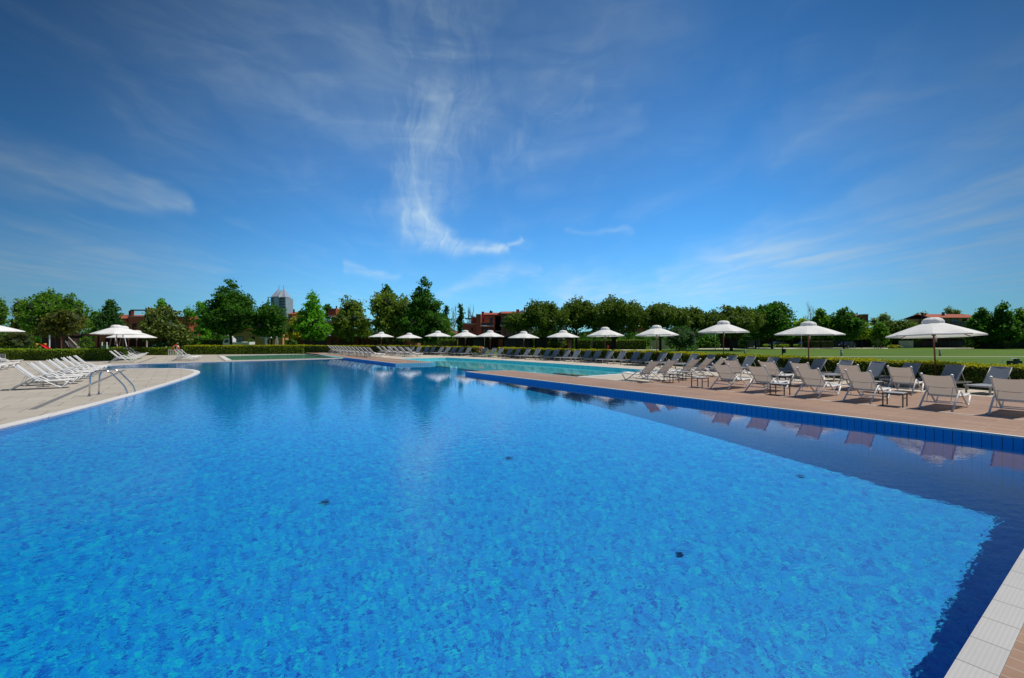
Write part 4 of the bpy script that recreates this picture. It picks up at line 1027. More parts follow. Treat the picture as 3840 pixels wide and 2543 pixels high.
# ---------------------------------------------------------------- buildings
class B:
    """a building standing square to the view: placed by a front depth; x to the right, y away"""
    def __init__(s, name, label, cat, pxc, d, zb=-.17, turn=0.0, group=None):
        s.pc, s.d, s.zb = pxc, d, zb; X, Y = P(pxc, d); s.t = thing(name, label, cat, (X, Y, zb), YAW + turn, group)
    def x(s, px): return (px - s.pc) * s.d / F_PX
    def z(s, py): return Z(py, s.d) - s.zb
    def box(s, part, a, b, yt, yb, m, y0=0.0, y1=6.0, parent=None, label=None):
        o = MB().box(s.x(a), s.x(b), y0, y1, s.z(yb) if yb is not None else 0.0, s.z(yt)).build(part, m if not isinstance(m, str) else M[m], parent or s.t)
        if label: o['label'] = label
        return o
    def slant(s, part, a, b, ya, yb_, ybot, m, y0=0, y1=6, parent=None):
        """box whose top runs from ya at the left to yb_ at the right"""
        x0, x1, z0, za, zb = s.x(a), s.x(b), s.z(ybot) if ybot else 0.0, s.z(ya), s.z(yb_); mb = MB()
        v = [(x0, y0, z0), (x1, y0, z0), (x1, y1, z0), (x0, y1, z0), (x0, y0, za), (x1, y0, zb), (x1, y1, zb), (x0, y1, za)]
        mb.v = v; mb.f = [(0, 3, 2, 1), (4, 5, 6, 7), (0, 1, 5, 4), (1, 2, 6, 5), (2, 3, 7, 6), (3, 0, 4, 7)]; mb.mi = [0] * 6
        return mb.build(part, M[m], parent or s.t)
    def roof(s, a, b, yr, ye, y0, y1, over=.4, th=.18, m='roof_tile', ridge=None):
        """pitched roof, eaves at front and back, ridge along x"""
        x0, x1 = s.x(a) - over * .3, s.x(b) + over * .3; ze, zr = s.z(ye), s.z(yr); ym = (y0 + y1) / 2 if ridge is None else ridge; mb = MB()
        for dz in (0, -th):
            mb.face([(x0, y0 - over, ze + dz), (x1, y0 - over, ze + dz), (x1, ym, zr + dz), (x0, ym, zr + dz)]); mb.face([(x0, ym, zr + dz), (x1, ym, zr + dz), (x1, y1 + over, ze + dz), (x0, y1 + over, ze + dz)])
        for x in (x0, x1): mb.face([(x, y0 - over, ze - th), (x, y0 - over, ze), (x, ym, zr), (x, ym, zr - th)]); mb.face([(x, ym, zr - th), (x, ym, zr), (x, y1 + over, ze), (x, y1 + over, ze - th)])
        mb.face([(x0, y0 - over, ze - th), (x1, y0 - over, ze - th), (x1, y0 - over, ze), (x0, y0 - over, ze)])
        return mb.build('roof', M[m], s.t)
    def window(s, a, b, yt, yb, y0=0.0, frame='dark_wood', glass='glass', name='window'):
        f = MB(); x0, x1, z0, z1 = s.x(a), s.x(b), s.z(yb), s.z(yt); w_ = .07
        f.box(x0, x1, y0 - .05, y0 + .02, z1 - w_, z1); f.box(x0, x1, y0 - .05, y0 + .02, z0, z0 + w_)
        f.box(x0, x0 + w_, y0 - .05, y0 + .02, z0 + w_, z1 - w_); f.box(x1 - w_, x1, y0 - .05, y0 + .02, z0 + w_, z1 - w_)
        xm = (x0 + x1) / 2; f.box(xm - .03, xm + .03, y0 - .05, y0 + .02, z0 + w_, z1 - w_)
        o = f.build(name, M[frame], s.t); MB().box(x0 + w_, x1 - w_, y0 - .02, y0 + .01, z0 + w_, z1 - w_).build('pane', M[glass], o); return o
    def flue(s, px, yt, yb, w_=.14, y=2.0, name='flue'):
        x = s.x(px); return MB().tube([(x, y, s.z(yb)), (x, y, s.z(yt))], w_, 8).build(name, M['black'], s.t)
# -- left terracotta house
b = B('terracotta_house', 'terracotta house with a rooftop pergola behind the four left parasols', 'house', 520, 92)
b.box('wall', 479, 700, 1187, None, 'terracotta', 0, 8); b.box('wall', 452, 479, 1197, None, 'terracotta', .4, 8); b.box('cornice', 476, 548, 1184.8, 1187.2, 'trim', -.15, .3)
b.box('cornice', 450, 479, 1194.5, 1197, 'trim', .1, .5)
b.roof(420, 478, 1177, 1195, .4, 8, ridge=5)
b.slant('parapet', 539, 575, 1152.5, 1162, 1187, 'terracotta', 1, 5); b.box('pillar', 482.5, 490, 1163.5, 1185, 'terracotta', .5, .9); b.box('pillar', 474.5, 478, 1165, 1197, 'dark_wood', .5, .8)
b.box('pergola_beam', 480, 539, 1160.5, 1165, 'dark_wood', .5, .8); b.box('pergola_beam', 480, 539, 1163, 1166, 'dark_wood', 4.2, 4.5)
b.window(497, 513, 1213, 1233.5, 0, 'dark_wood', 'dark_wood'); b.box('chimney', 690.5, 696.5, 1171, 1187, 'terracotta', 2, 3)
b.box('wall', 700, 724, 1187.5, None, 'red_wall', -1.2, 5, label='bright red side wall'); b.box('downpipe', 479.2, 480.2, 1197, 1262, 'dark_metal', -.12, -.02)
b = B('terracotta_house', 'low house with white gable edge between the big round tree and bluish tree', 'house', 365, 95)
b.box('wall', 352, 440, 1192, None, 'terracotta', 0, 6); b.roof(356, 440, 1178, 1192, 0, 6); b.slant('cornice', 350, 357, 1192, 1180, 1194, 'trim', -.4, 0)
# -- ochre / red house left of centre
b = B('ochre_house', 'ochre and red terrace house behind the bright conical tree', 'house', 1160, 96)
b.box('wall', 1068, 1214, 1200, None, 'ochre', 0, 8); b.box('wall', 1214, 1268, 1208, None, 'terracotta', -.3, 8)
b.box('cornice', 1066, 1140, 1197.6, 1200, 'trim', -.25, .3); b.box('cornice', 1214, 1262, 1206, 1208.4, 'trim', -.5, 0)
b.box('wall', 1090, 1128, 1178, 1197.6, 'ochre', .6, 6); b.box('wall', 1075, 1090, 1179, 1197.6, 'grey_stone', .6, 6); b.roof(1078, 1128, 1166, 1178, .6, 6); b.flue(1089.5, 1158, 1176, .16, 1.5)
b.slant('wall', 1228, 1257, 1160, 1155.5, 1184, 'red_wall', .5, 5); b.box('cornice', 1228, 1255, 1183.6, 1187.4, 'trim', .2, .9); b.box('wall', 1236, 1256, 1187.4, 1206, 'dark_wood', 1.0, 5); b.flue(1248, 1145, 1158)  # dark wall under the cornice paints the recess's shade
b.box('canopy', 1219, 1246, 1256.5, 1259.5, 'blue_grey', -1.8, -.3); b.window(1130, 1142, 1215, 1232); b.window(1150, 1162, 1215, 1232); b.window(1226, 1236, 1222, 1244, -.3); b.window(1205, 1212, 1212, 1232)
b = B('yellow_house', 'yellow house half hidden behind the trees above the white truck', 'house', 960, 93)
b.box('wall', 880, 1060, 1236, None, 'ochre', 0, 7); b.window(885, 914, 1262, 1300, 0, 'dark_metal', 'grey_metal', 'garage_door'); b.roof(878, 1062, 1226, 1236, 0, 7); b.window(944, 956, 1262, 1276)
# -- garages in brick with dark openings
def garage_row(label, a, b_, d, ytop, n, doors, wallm='brick_wall', name='garage_row', cat='garages', ext=0):
    g = B(name, label, cat, (a + b_) / 2, d); g.box('wall', a, b_, ytop + 2, None, wallm, 2.6, 6)
    g.box('roof', a - 2, b_ + 2, ytop, ytop + 3.2, 'dark_wood', -.2, 6.2)
    for i in range(n):
        x = a + (b_ - a) * i / (n - 1); x0 = g.x(x); MB().box(x0 - .07, x0 + .07, -.05, .09, 0, g.z(ytop + 3.2)).build('post', M['dark_wood'], g.t)
    for (p, q, m) in doors: g.box('door', p, q, ytop + 11, None, m, 2.5, 2.62)
    return g
garage_row('brick garages with a porch under the round olive-green trees', 1068, 1555, 90, 1262, 14, [(1118, 1140, 'black'), (1160, 1200, 'black'), (1222, 1232, 'black'), (1255, 1296, 'black'), (1330, 1336, 'dark_wood'), (1390, 1398, 'black'), (1420, 1440, 'black'), (1470, 1500, 'black')])
garage_row('dark wooden carport in front of the brown and terracotta house', 1712, 2000, 86, 1262, 10, [(1716, 1760, 'dark_wood'), (1770, 1800, 'black'), (1810, 1862, 'dark_wood'), (1867, 1884, 'terracotta'), (1890, 1990, 'black')], 'dark_wood', 'carport', 'carport')
garage_row('dark wooden carport under the umbrella pines', 2010, 2158, 84, 1262, 6, [(2015, 2050, 'black'), (2060, 2130, 'dark_wood'), (2134, 2150, 'grey_stone')], 'dark_wood', 'carport', 'carport')
garage_row('dark carport behind the third parasol from the right', 2612, 2832, 101, 1264, 8, [(2615, 2700, 'black'), (2705, 2770, 'dark_wood')], 'black', 'carport', 'carport')
garage_row('long open carport roof beside the parked dark car', 2850, 3120, 110, 1265, 9, [(2860, 2890, 'grey_stone'), (2950, 2985, 'dark_wood')], 'grey_stone', 'carport', 'carport')
garage_row('dark carport at the right, left of the nearest parasol', 3128, 3300, 109, 1267, 6, [(3140, 3290, 'black')], 'dark_wood', 'carport', 'carport')
garage_row('dark timber sheds below the nearest parasol', 3425, 3660, 106, 1268, 8, [(3430, 3650, 'black')], 'dark_wood', 'shed', 'shed')
# -- centre house
b = B('terracotta_house', 'terracotta house with a stepped left side and balconies at centre', 'house', 1800, 95)
b.box('wall', 1733, 1785, 1211, None, 'terracotta', 1.5, 8); b.slant('wall', 1762, 1785, 1182, 1189, 1211, 'terracotta', 3, 8); b.slant('cornice', 1762, 1784, 1180.5, 1187.5, 1189.5, 'trim', 2.8, 3.0)
b.box('cornice', 1746, 1784, 1212.5, 1215.5, 'trim', 1.2, 1.48); b.box('wall', 1785, 1803, 1178, None, 'terracotta', 0, 8)
b.box('wall', 1803, 1855, 1178, None, 'terracotta', 2.2, 9); b.box('wall', 1855, 1878, 1183, None, 'dark_wood', 4.5, 9); b.slant('gable', 1855, 1878, 1182, 1166, 1183, 'red_wall', 2.0, 2.3)  # set-back middle wall coloured dark to paint the shade of the recess
b.roof(1812, 1874, 1166.5, 1178, 2.2, 9, ridge=6); b.box('chimney', 1802, 1811.5, 1165.5, 1178, 'terracotta', 3, 4.2); b.flue(1835, 1159.5, 1169, .2, 5); b.flue(1840, 1161.5, 1169, .2, 5.3)
b.window(1808, 1813.5, 1192, 1206, 2.2); b.window(1834, 1846, 1190, 1219, 2.2); b.box('balcony', 1803.3, 1850, 1220.5, 1223.5, 'trim', .2, 2.2); b.box('balcony', 1855, 1878, 1240, 1242.5, 'trim', 2.4, 4.5)
b.box('railing', 1803.5, 1849, 1210, 1220.5, 'dark_metal', .25, .3); b.window(1765, 1772, 1229, 1240, 1.5); b.box('pergola_beam', 1738, 1762, 1190.5, 1194, 'dark_wood', 3, 6); b.box('post', 1755, 1756.6, 1194, 1211, 'dark_wood', 3.1, 3.3); b.box('post', 1759.6, 1761, 1194, 1211, 'dark_wood', 5.6, 5.8)
b.window(1812, 1828, 1228, 1258, 2.2); b.window(1836, 1848, 1230, 1258, 2.2)
b = B('brown_house', 'grey-brown house with a cream gable, left of the umbrella pines', 'house', 1925, 95)
b.box('wall', 1878.2, 1933, 1175, None, 'grey_stone', .6, 9); b.box('wall', 1933, 1990, 1176, None, 'cream', 1.2, 9); b.slant('gable', 1933, 1962, 1175, 1162.5, 1176.2, 'cream', 1.2, 1.5); b.slant('gable', 1962, 1990, 1162.5, 1176, 1176.2, 'cream', 1.2, 1.5)
b.slant('cornice', 1931, 1962, 1174, 1161, 1175.5, 'trim', 1.0, 1.19); b.roof(1880, 1958, 1163, 1175, .6, 9, ridge=5); b.box('chimney', 1936, 1948, 1158, 1172, 'terracotta', 2, 3.2)
b.flue(1968, 1150, 1163, .2); b.flue(1975.5, 1155.5, 1167, .16); b.flue(1979, 1157.5, 1168, .16)
b.window(1889, 1899.5, 1188, 1219, .6); b.box('balcony', 1876, 1900, 1220.5, 1223.5, 'trim', -.9, .6); b.box('railing', 1877, 1899.5, 1209, 1220.5, 'dark_metal', -.85, -.8); b.window(1888, 1899, 1228, 1256, .6, 'wood', 'wood', 'door')
b = B('cream_cottage', 'small cream cottage roof seen between the two slim poplars', 'house', 1703, 125)
b.box('wall', 1690, 1718, 1251, None, 'cream', 0, 6); b.roof(1688, 1719, 1242.5, 1251, 0, 6)
b = B('red_house', 'dark red house top peeping between the umbrella pines', 'house', 2405, 135)
b.slant('wall', 2386, 2424, 1161, 1166, None, 'terracotta', 0, 6); b.slant('cornice', 2386, 2424, 1159.8, 1164.8, 1167, 'trim', -.3, 0); b.flue(2390, 1152, 1162, .2); b.flue(2394.5, 1150, 1162, .14)
b = B('cream_house', 'cream and grey house behind the third parasol from the right', 'house', 2712, 116)
b.box('wall', 2622, 2776, 1236, None, 'grey_stone', 1, 7); b.box('wall', 2776, 2808, 1244, None, 'cream', 0, 7); b.box('wall', 2640, 2690, 1246, 1262, 'cream', .9, 1.0); b.window(2700, 2718, 1244, 1262, 1)
b = B('red_tower_house', 'red house with a square corner tower at the right', 'house', 3235, 128)
b.slant('wall', 3186, 3236, 1194, 1179.5, None, 'terracotta', 1.0, 7); b.box('wall', 3236, 3256, 1179.5, None, 'red_wall', 0, 7); b.box('cornice', 3235, 3257, 1178.3, 1180, 'trim', -.2, 7); b.flue(3234, 1171, 1184, .14); b.box('pergola_beam', 3256, 3287, 1202, 1205.4, 'dark_wood', 0, 3); b.box('post', 3281, 3283, 1205.4, None, 'dark_wood', .2, .5)
b = B('long_house', 'long house with a red tiled roof behind the nearest parasol', 'house', 3570, 130)
b.box('wall', 3487, 3645, 1208, None, 'grey_stone', -.6, 8); b.box('wall', 3489, 3643, 1192, 1208, 'ochre', 0, 8); b.roof(3487, 3668, 1175.5, 1191.5, 0, 8, .7); b.box('wall', 3643, 3668, 1192, None, 'ochre', 1.0, 8)
for (p, q) in ((3529, 3549), (3565, 3590), (3609, 3631)): b.window(p, q, 1196.5, 1207, 0, 'dark_wood', 'blue_grey' if p < 3600 else 'dark_wood')
b.flue(3483, 1172, 1195, .3); b.flue(3493, 1174, 1190, .2); b.box('chimney', 3563, 3568, 1169, 1184, 'dark_metal', 2, 2.6); b.box('pergola_beam', 3447, 3486, 1192.5, 1195.6, 'dark_wood', 0, 3)
for p in (3452, 3466): b.box('post', p, p + 1.4, 1195.6, None, 'dark_wood', .1, .35)
b.box('downpipe', 3557, 3558.5, 1192, 1262, 'dark_metal', -.75, -.62)
# -- free-standing garden walls
for (a, e, d, yt, m, lab) in ((2440, 2508, 94, 1278, 'cream', 'low pinkish garden wall between the pine trunks'), (1066, 1088, 79, 1276, 'brick_wall', 'low brick garden wall with a pale top behind the left hedge'), (3374, 3425, 104, 1279, 'cream', 'low pale wall left of the dark timber sheds'), (3655, 3706, 104, 1280, 'grey_stone', 'low grey wall left of the black-green hedge'), (2216, 2236, 95, 1279, 'cream', 'low cream wall piece left of the pines')):
    b = B('garden_wall', lab, 'wall', (a + e) / 2, d); b.box('wall', a, e, yt, None, m, 0, .3); b.box('cap', a - .5, e + .5, yt - 1.2, yt, 'trim', -.05, .35)
# -- far tower block
b = B('tower_block', 'tall grey-blue high-rise with two pointed metal spires', 'tower', 1038, 420)
b.box('wall', 1009, 1027, 1113, None, 'blue_grey', 3, 17); b.box('wall', 1046, 1066, 1115, None, 'blue_grey', 2, 17, label='glazed right side'); b.box('stair_shaft', 1027, 1046, 1112, None, 'spire', 0, 17)
for k in range(12):
    y = 1114 + 10.2 * k
    b.box('balcony', 1005, 1027, y, y + 1.6, 'spire', 0, 3); b.box('balcony', 1046, 1071, y + 1.5, y + 3.1, 'spire', -1, 2)
for px in (1005, 1071): b.box('pillar', px - .6, px + .6, 1113, None, 'blue_grey', -.2, .9)
for k in range(6): b.box('ledge', 1026.8, 1046.2, 1117 + 18 * k, 1118 + 18 * k, 'blue_grey', -.3, -.02)
def spire(bl, part, a, e, pa, ya, yb, y0, y1, m):
    mb = MB(); x0, x1, xp, z0, z1 = bl.x(a), bl.x(e), bl.x(pa), bl.z(yb), bl.z(ya); ym = (y0 + y1) / 2
    c4 = [(x0, y0, z0), (x1, y0, z0), (x1, y1, z0), (x0, y1, z0)]
    for i in range(4): mb.face([c4[i], c4[(i + 1) % 4], (xp, ym, z1)])
    return mb.build(part, M[m], bl.t)
spire(b, 'spire', 1013, 1031, 1029, 1079, 1112, 1, 15, 'spire'); 
spire(b, 'spire', 1034, 1046, 1047.5, 1082, 1112, -.5, 10, 'spire'); spire(b, 'spire', 1046, 1066, 1048.5, 1078, 1113, 2, 14, 'spire')
for px, y in ((1029.5, 1067), (1047.5, 1067)): b.flue(px, y, 1085, .14, 8, 'mast')
# ---------------------------------------------------------------- playground and timber pavilions at the left
b = B('timber_pavilion', 'dark timber pavilion behind the four left parasols', 'pavilion', 480, 77)
b.box('wall', 335, 640, 1266, None, 'dark_wood', 3, 5); b.box('roof', 328, 648, 1252, 1257, 'dark_wood', -1.2, 6); b.box('beam', 335, 640, 1257, 1260, 'wood', -.3, -.1)
for px in (338, 372, 420, 470, 520, 563, 575, 612, 636): b.box('post', px - 1.2, px + 1.2, 1260, None, 'dark_wood', -.3, -.02)
b.window(369, 388, 1272, 1298, 3, 'dark_wood', 'cream'); b.box('door', 400, 420, 1272, None, 'black', 2.9, 2.98)
b = B('timber_playhouse', 'dark timber play cabin behind the red slide', 'cabin', 190, 74)
b.box('wall', 122, 228, 1258, None, 'dark_wood', 1.5, 5); b.box('roof', 118, 234, 1252, 1258, 'dark_wood', 0, 6); b.box('post', 204, 208, 1258, None, 'dark_wood', .1, .4); b.box('post', 225, 228, 1258, None, 'wood', .1, .4)
b = B('wooden_stairs', 'weathered wooden staircase with railing left of the pavilion', 'stairs', 258, 70)
for k in range(8):
    a = 244 + k * 3.1; y = 1281 + k * 3.3; b.box('tread', a - 3, a + 6, y, y + 1.4, 'concrete', .3, 1.3)
mb = MB(); mb.tube([(b.x(252), .2, b.z(1264)), (b.x(284), .2, b.z(1297))], .05, 6); 
mb.build('handrail', M['concrete'], b.t)
for k in range(11):
    a = 252 + 3 * k; y = 1264 + 3.1 * k; MB().box(b.x(a) - .03, b.x(a) + .03, .17, .23, b.z(min(1308, y + 17)), b.z(y)).build('baluster', M['grey_stone'], b.t)
MB().tube([(b.x(230), .2, b.z(1264)), (b.x(254), .2, b.z(1300))], .05, 6).build('handrail', M['concrete'], b.t)
b = B('slide', 'red playground slide with yellow sides behind the left hedge', 'slide', 150, 60)
mb = MB()
x0, x1 = b.x(146), b.x(182); z0, z1 = b.z(1293), b.z(1317)
mb.face([(x0, 0, z0), (x1, 0, z1), (x1, .55, z1), (x0, .55, z0)]); 
for y in (0, .55): mb.face([(x0, y, z0), (x1, y, z1), (x1, y, z1 + .16), (x0, y, z0 + .16)]); mb.face([(x0, y - .03, z0 + .16), (x1, y - .03, z1 + .16), (x1, y + .03, z1 + .16), (x0, y + .03, z0 + .16)])
mb.build('chute', M['red'], b.t)
for y, px in ((0, 138), (.6, 152)):
    MB().tube([(b.x(px - 5), y, 0), (b.x(px - 1), y, b.z(1295)), (b.x(px + 1), y, b.z(1289))], [.07, .09, .15], 8).build('side_panel', M['yellow'], b.t, True)
b = B('climbing_frame', 'small colourful climbing toy behind the long left hedge', 'playground toy', 390, 56)
b.box('step', 382, 396, 1296, 1300, 'green_plastic', 0, .4); b.box('step', 382, 396, 1303, 1307, 'green_plastic', 0, .5); b.box('panel', 381, 397, 1307.5, None, 'orange', -.1, .5)
for px in (380, 398): b.box('post', px, px + 2, 1283, None, 'plastic_white', 0, .12)
b = B('swing_frame', 'white A-shaped swing frame in front of the timber pavilion', 'swing', 437, 66)
for s_ in (-1, 1):
    MB().tube([(b.x(430), .8 * s_ + .8, b.z(1256)), (b.x(440), .8 * s_ + .8, b.z(1300))], .045, 6).build('leg', M['plastic_white'], b.t)
    MB().tube([(b.x(420), .8 * s_ + .8, b.z(1256)), (b.x(410), .8 * s_ + .8, b.z(1300))], .045, 6).build('leg', M['grey_stone'], b.t)
MB().tube([(b.x(420), .8, b.z(1256)), (b.x(430), .8, b.z(1256))], .05, 6).build('crossbar', M['grey_stone'], b.t)
b = B('playhouse', 'small white playhouse with a green roof left of the gate', 'playhouse', 593, 64)
b.box('wall', 576, 610, 1298, None, 'plastic_white', 0, 1.1); b.roof(574, 612, 1288.5, 1298, 0, 1.1, .12, .05, 'teal'); b.box('door', 583, 600, 1300, None, 'red', -.03, -.004)
b = B('white_post', 'slim white post in front of the dark play cabin', 'post', 184, 64); b.box('pole', 182.5, 185.5, 1258, None, 'plastic_white', 0, .1); b.box('cap', 181.8, 186.2, 1256.6, 1258, 'plastic_white', -.02, .12)
b = B('wooden_post', 'pale wooden post right of the four left parasols', 'post', 549, 66); b.box('pole', 547.5, 550.5, 1276, None, 'cream', 0, .12); b.box('cap', 547, 551, 1275, 1276, 'trim', -.02, .14)
# ---------------------------------------------------------------- gates, railings, lifebuoys
def railing(name, label, cat, a, e, d, yt, n, m='grey_metal', zb=-.15, gw=.02):
    g = B(name, label, cat, (a + e) / 2, d, zb); zt = g.z(yt)
    MB().tube([(g.x(a), 0, zt), (g.x(e), 0, zt)], .025, 6).build('rail', M[m], g.t); MB().tube([(g.x(a), 0, .12), (g.x(e), 0, .12)], .02, 6).build('rail', M[m], g.t)
    for i in range(n):
        x = g.x(a + (e - a) * i / (n - 1)); MB().box(x - gw, x + gw, -gw, gw, 0, zt).build('bar', M[m], g.t)
    return g
railing('gate', 'low metal gate in the hedge gap by the lifebuoy', 'gate', 632, 684, 58.5, 1312, 9, 'plastic_white', gw=.018)
railing('gate', 'low metal gate in the hedge gap at the bright conical tree', 'gate', 1141, 1170, 66, 1309, 7, 'grey_metal', gw=.02)
railing('railing', 'grey metal railing at the left edge by the long hedge', 'railing', -30, 19, 42, 1328, 7, 'grey_metal', gw=.03)
def lifebuoy(px, d, y, label, zb, rpx=14):
    q = P(px, d); r = rpx * d / F_PX; t = thing('lifebuoy_stand', label, 'lifebuoy', (q[0], q[1], zb), YAW); zc = Z(y, d) - zb
    MB().tube([(0, .08, 0), (0, .08, zc + r * .9)], .03, 8).build('post', M['white_metal'], t); MB().box(-.1, .1, .02, .06, zc + r * .55, zc + r * .7).build('hook', M['white_metal'], t)
    mb = MB(); N = 32; g = []
    for i in range(N + 1):
        a = 2 * math.pi * i / N; row = []
        for j in range(9):
            e = 2 * math.pi * j / 8; rr = r * .80 + .075 * math.cos(e); row.append((rr * math.cos(a), .075 * math.sin(e) - .06, zc + rr * math.sin(a)))
        g.append(row)
    ring = mb.sheet(g).build('ring', M['orange'], t, True)
    for k in range(4):
        a = math.pi / 2 * k + .6; g = []
        for i in range(4):
            a2 = a + .09 * i; row = []
            for j in range(9):
                e = 2 * math.pi * j / 8; rr = r * .80 + .08 * math.cos(e); row.append((rr * math.cos(a2), .08 * math.sin(e) - .06, zc + rr * math.sin(a2)))
            g.append(row)
        MB().sheet(g).build('band', M['plastic_white'], ring, True)
    return t
lifebuoy(661, 46, 1307, 'orange lifebuoy on a stand behind the white loungers at the gate', ZL, 14)
lifebuoy(1806, 53.5, 1312, 'orange lifebuoy on a stand in the hedge gap at centre', 0, 11)
b = B('notice_panel', 'narrow pale panel in the hedge gap right of the centre lifebuoy', 'panel', 1829, 53, 0); b.box('board', 1826, 1832, 1309, 1331, 'concrete', 0, .06); b.box('post', 1827.5, 1830.5, 1331, None, 'grey_metal', .01, .05)
# ---------------------------------------------------------------- lamps, bollards and small things on the lawn
def lamp(px, d, ytop, label, arm=0, disc=False, m='grey_metal', r=.05):
    q = P(px, d); t = thing('street_lamp', label, 'lamp', (q[0], q[1], -.17), YAW); h = Z(ytop, d) + .17
    MB().tube([(0, 0, 0), (0, 0, h)], [r * 1.3, r], 10).build('pole', M[m], t, True)
    if disc: MB().lathe([(.12, h - .05), (.85, h), (.85, h + .05), (.1, h + .14)], 20).build('lamp_head', M['grey_metal'], t)
    else: MB().lathe([(r * 1.2, h), (r * 2, h + .12), (r * 1.6, h + .3)], 10).build('lamp_head', M['plastic_white'], t)
    return t
lamp(1817, 80, 1224, 'tall grey street lamp with a flat disc head at centre', disc=True)
lamp(2105, 79, 1262, 'slim pale lamp pole below the sixth parasol from the right')
lamp(2682, 88, 1248, 'pale lamp pole left of the third parasol from the right')
lamp(2606, 92, 1270, 'pale lamp pole beside the large oleander bush')
lamp(2846, 97, 1262, 'slim lamp pole left of the black car'); lamp(3005, 96, 1262, 'slim lamp pole behind the second parasol from the right, left of its pole')
q = P(998, 70); t = thing('branched_lamp', 'pale blue-grey post with two raised arms behind the left hedge', 'lamp', (q[0], q[1], -.17), YAW); k = 70 / F_PX
zz = lambda y: Z(y, 70) + .17
MB().box(-.12, .12, -.12, .12, 0, zz(1264)).build('pole', M['plastic_white'], t)
for s_ in (-1, 1): MB().tube([(0, 0, zz(1277)), (s_ * 9 * k, 0, zz(1268)), (s_ * 20 * k, 0, zz(1264))], .055, 6).build('arm', M['plastic_white'], t); MB().lathe([(.1, zz(1268.5)), (.12, zz(1267)), (.05, zz(1265))], 8, c=(s_ * 19 * k, 0)).build('lamp_head', M['plastic_white'], t)
q = P(1040, 69); t = thing('tree_stakes', 'pale wooden stakes propping a young tree behind the left hedge', 'tree stakes', (q[0], q[1], -.17), YAW)
for (a, e) in ((1033, 1036), (1048, 1038), (1042, 1037)): MB().tube([((a - 1040) * 69 / F_PX, .2 * (a - 1040) / 8, 0), ((e - 1040) * 69 / F_PX, 0, Z(1262, 69) + .17)], .045, 6).build('stake', M['trim'], t)
def bollard(px, d, ytop, label, r=.11, m='grey_metal'):
    q = P(px, d); h = Z(ytop, d) + .17; t = thing('bollard_light', label, 'bollard', (q[0], q[1], -.17), 0, 'bollard lights on the lawn')
    MB().tube([(0, 0, 0), (0, 0, h * .74)], r, 12).build('post', M[m], t, True); MB().tube([(0, 0, h * .74), (0, 0, h)], r * 1.05, 12).build('lamp_head', M['concrete'], t, True)
bollard(2793, 67, 1310, 'short grey bollard light behind the hedge, left of the black bin'); bollard(3155, 57.5, 1310, 'grey bollard light on the lawn between the two right parasols'); bollard(3525, 57.5, 1311, 'grey bollard light on the lawn just right of the nearest parasol pole'); bollard(2443, 63, 1302, 'thin pale marker post below the fourth parasol from the right', .06)
q = P(2937, 52); t = thing('litter_bin', 'black litter bin on a post behind the hedge', 'litter bin', (q[0], q[1], -.17), YAW)
MB().box(-.14, -.04, -.05, .05, 0, Z(1305, 52) + .17).build('post', M['black'], t); MB().box(-.04, .2, -.16, .16, Z(1324, 52) + .17, Z(1309, 52) + .17).build('bin', M['black'], t)
q = P(3804, 24); t = thing('floodlight', 'black box floodlight behind the hedge at the right edge', 'floodlight', (q[0], q[1], -.17), YAW)
MB().box(-.24, .24, -.16, .16, 0, Z(1353, 24) + .17).build('housing', M['black'], t); MB().box(.02, .2, -.08, .08, Z(1353, 24) + .17, Z(1346, 24) + .17).build('lamp_head', M['black'], t); MB().box(-.22, .12, -.1, .1, Z(1346, 24) + .172, Z(1345.2, 24) + .18).build('cap', M['plastic_white'], t)
q = P(3758, 30); t = thing('sprinkler', 'small white sprinkler on the lawn left of the floodlight', 'sprinkler', (q[0], q[1], -.17), YAW); MB().tube([(0, 0, 0), (0, 0, Z(1356, 30) + .17)], .02, 6).build('stem', M['white_metal'], t); MB().tube([(-.05, 0, Z(1356, 30) + .15), (.06, 0, Z(1348, 30) + .17)], .03, 6).build('nozzle', M['plastic_white'], t)
q = P(3296, 93); t = thing('folding_ladder', 'open wooden folding ladder under the small pointed tree at the right', 'ladder', (q[0], q[1], -.17), YAW)
for s_ in (-1, 1): MB().tube([(s_ * .45, 0, 0), (s_ * .12, .25, 2.0)], .035, 5).build('leg', M['grey_stone'], t); MB().tube([(s_ * .45, .7, 0), (s_ * .12, .3, 2.0)], .03, 5).build('leg', M['grey_stone'], t)
for i in range(5): z = .35 * (i + 1); MB().tube([(-.45 + .16 * z, .12 * z, z), (.45 - .16 * z, .12 * z, z)], .02, 5).build('rung', M['grey_stone'], t)
# ---------------------------------------------------------------- vehicles
q = P(885, 82); t = thing('flatbed_truck', 'white flatbed truck with a raised crane arm behind the left hedge', 'truck', (q[0], q[1], -.17), YAW)
k = 82 / F_PX; X_ = lambda px: (px - 885) * k; z_ = lambda y: Z(y, 82) + .17
mb = MB(); prof = [(X_(836), .45), (X_(836), z_(1284)), (X_(841), z_(1272)), (X_(845), z_(1270)), (X_(860), z_(1270)), (X_(863), z_(1272)), (X_(863), .55), (X_(856), .55), (X_(852), .95), (X_(844), .95), (X_(841), .45)]
n = len(prof); 
for y, r_ in ((0, False), (1.75, True)):
    pts = [(x, y, z) for x, z in prof]; mb.face(pts if not r_ else pts[::-1])
for (a, c_) in zip(prof, prof[1:] + prof[:1]): mb.face([(a[0], 0, a[1]), (a[0], 1.75, a[1]), (c_[0], 1.75, c_[1]), (c_[0], 0, c_[1])])
cabp = mb.build('cab', M['plastic_white'], t)
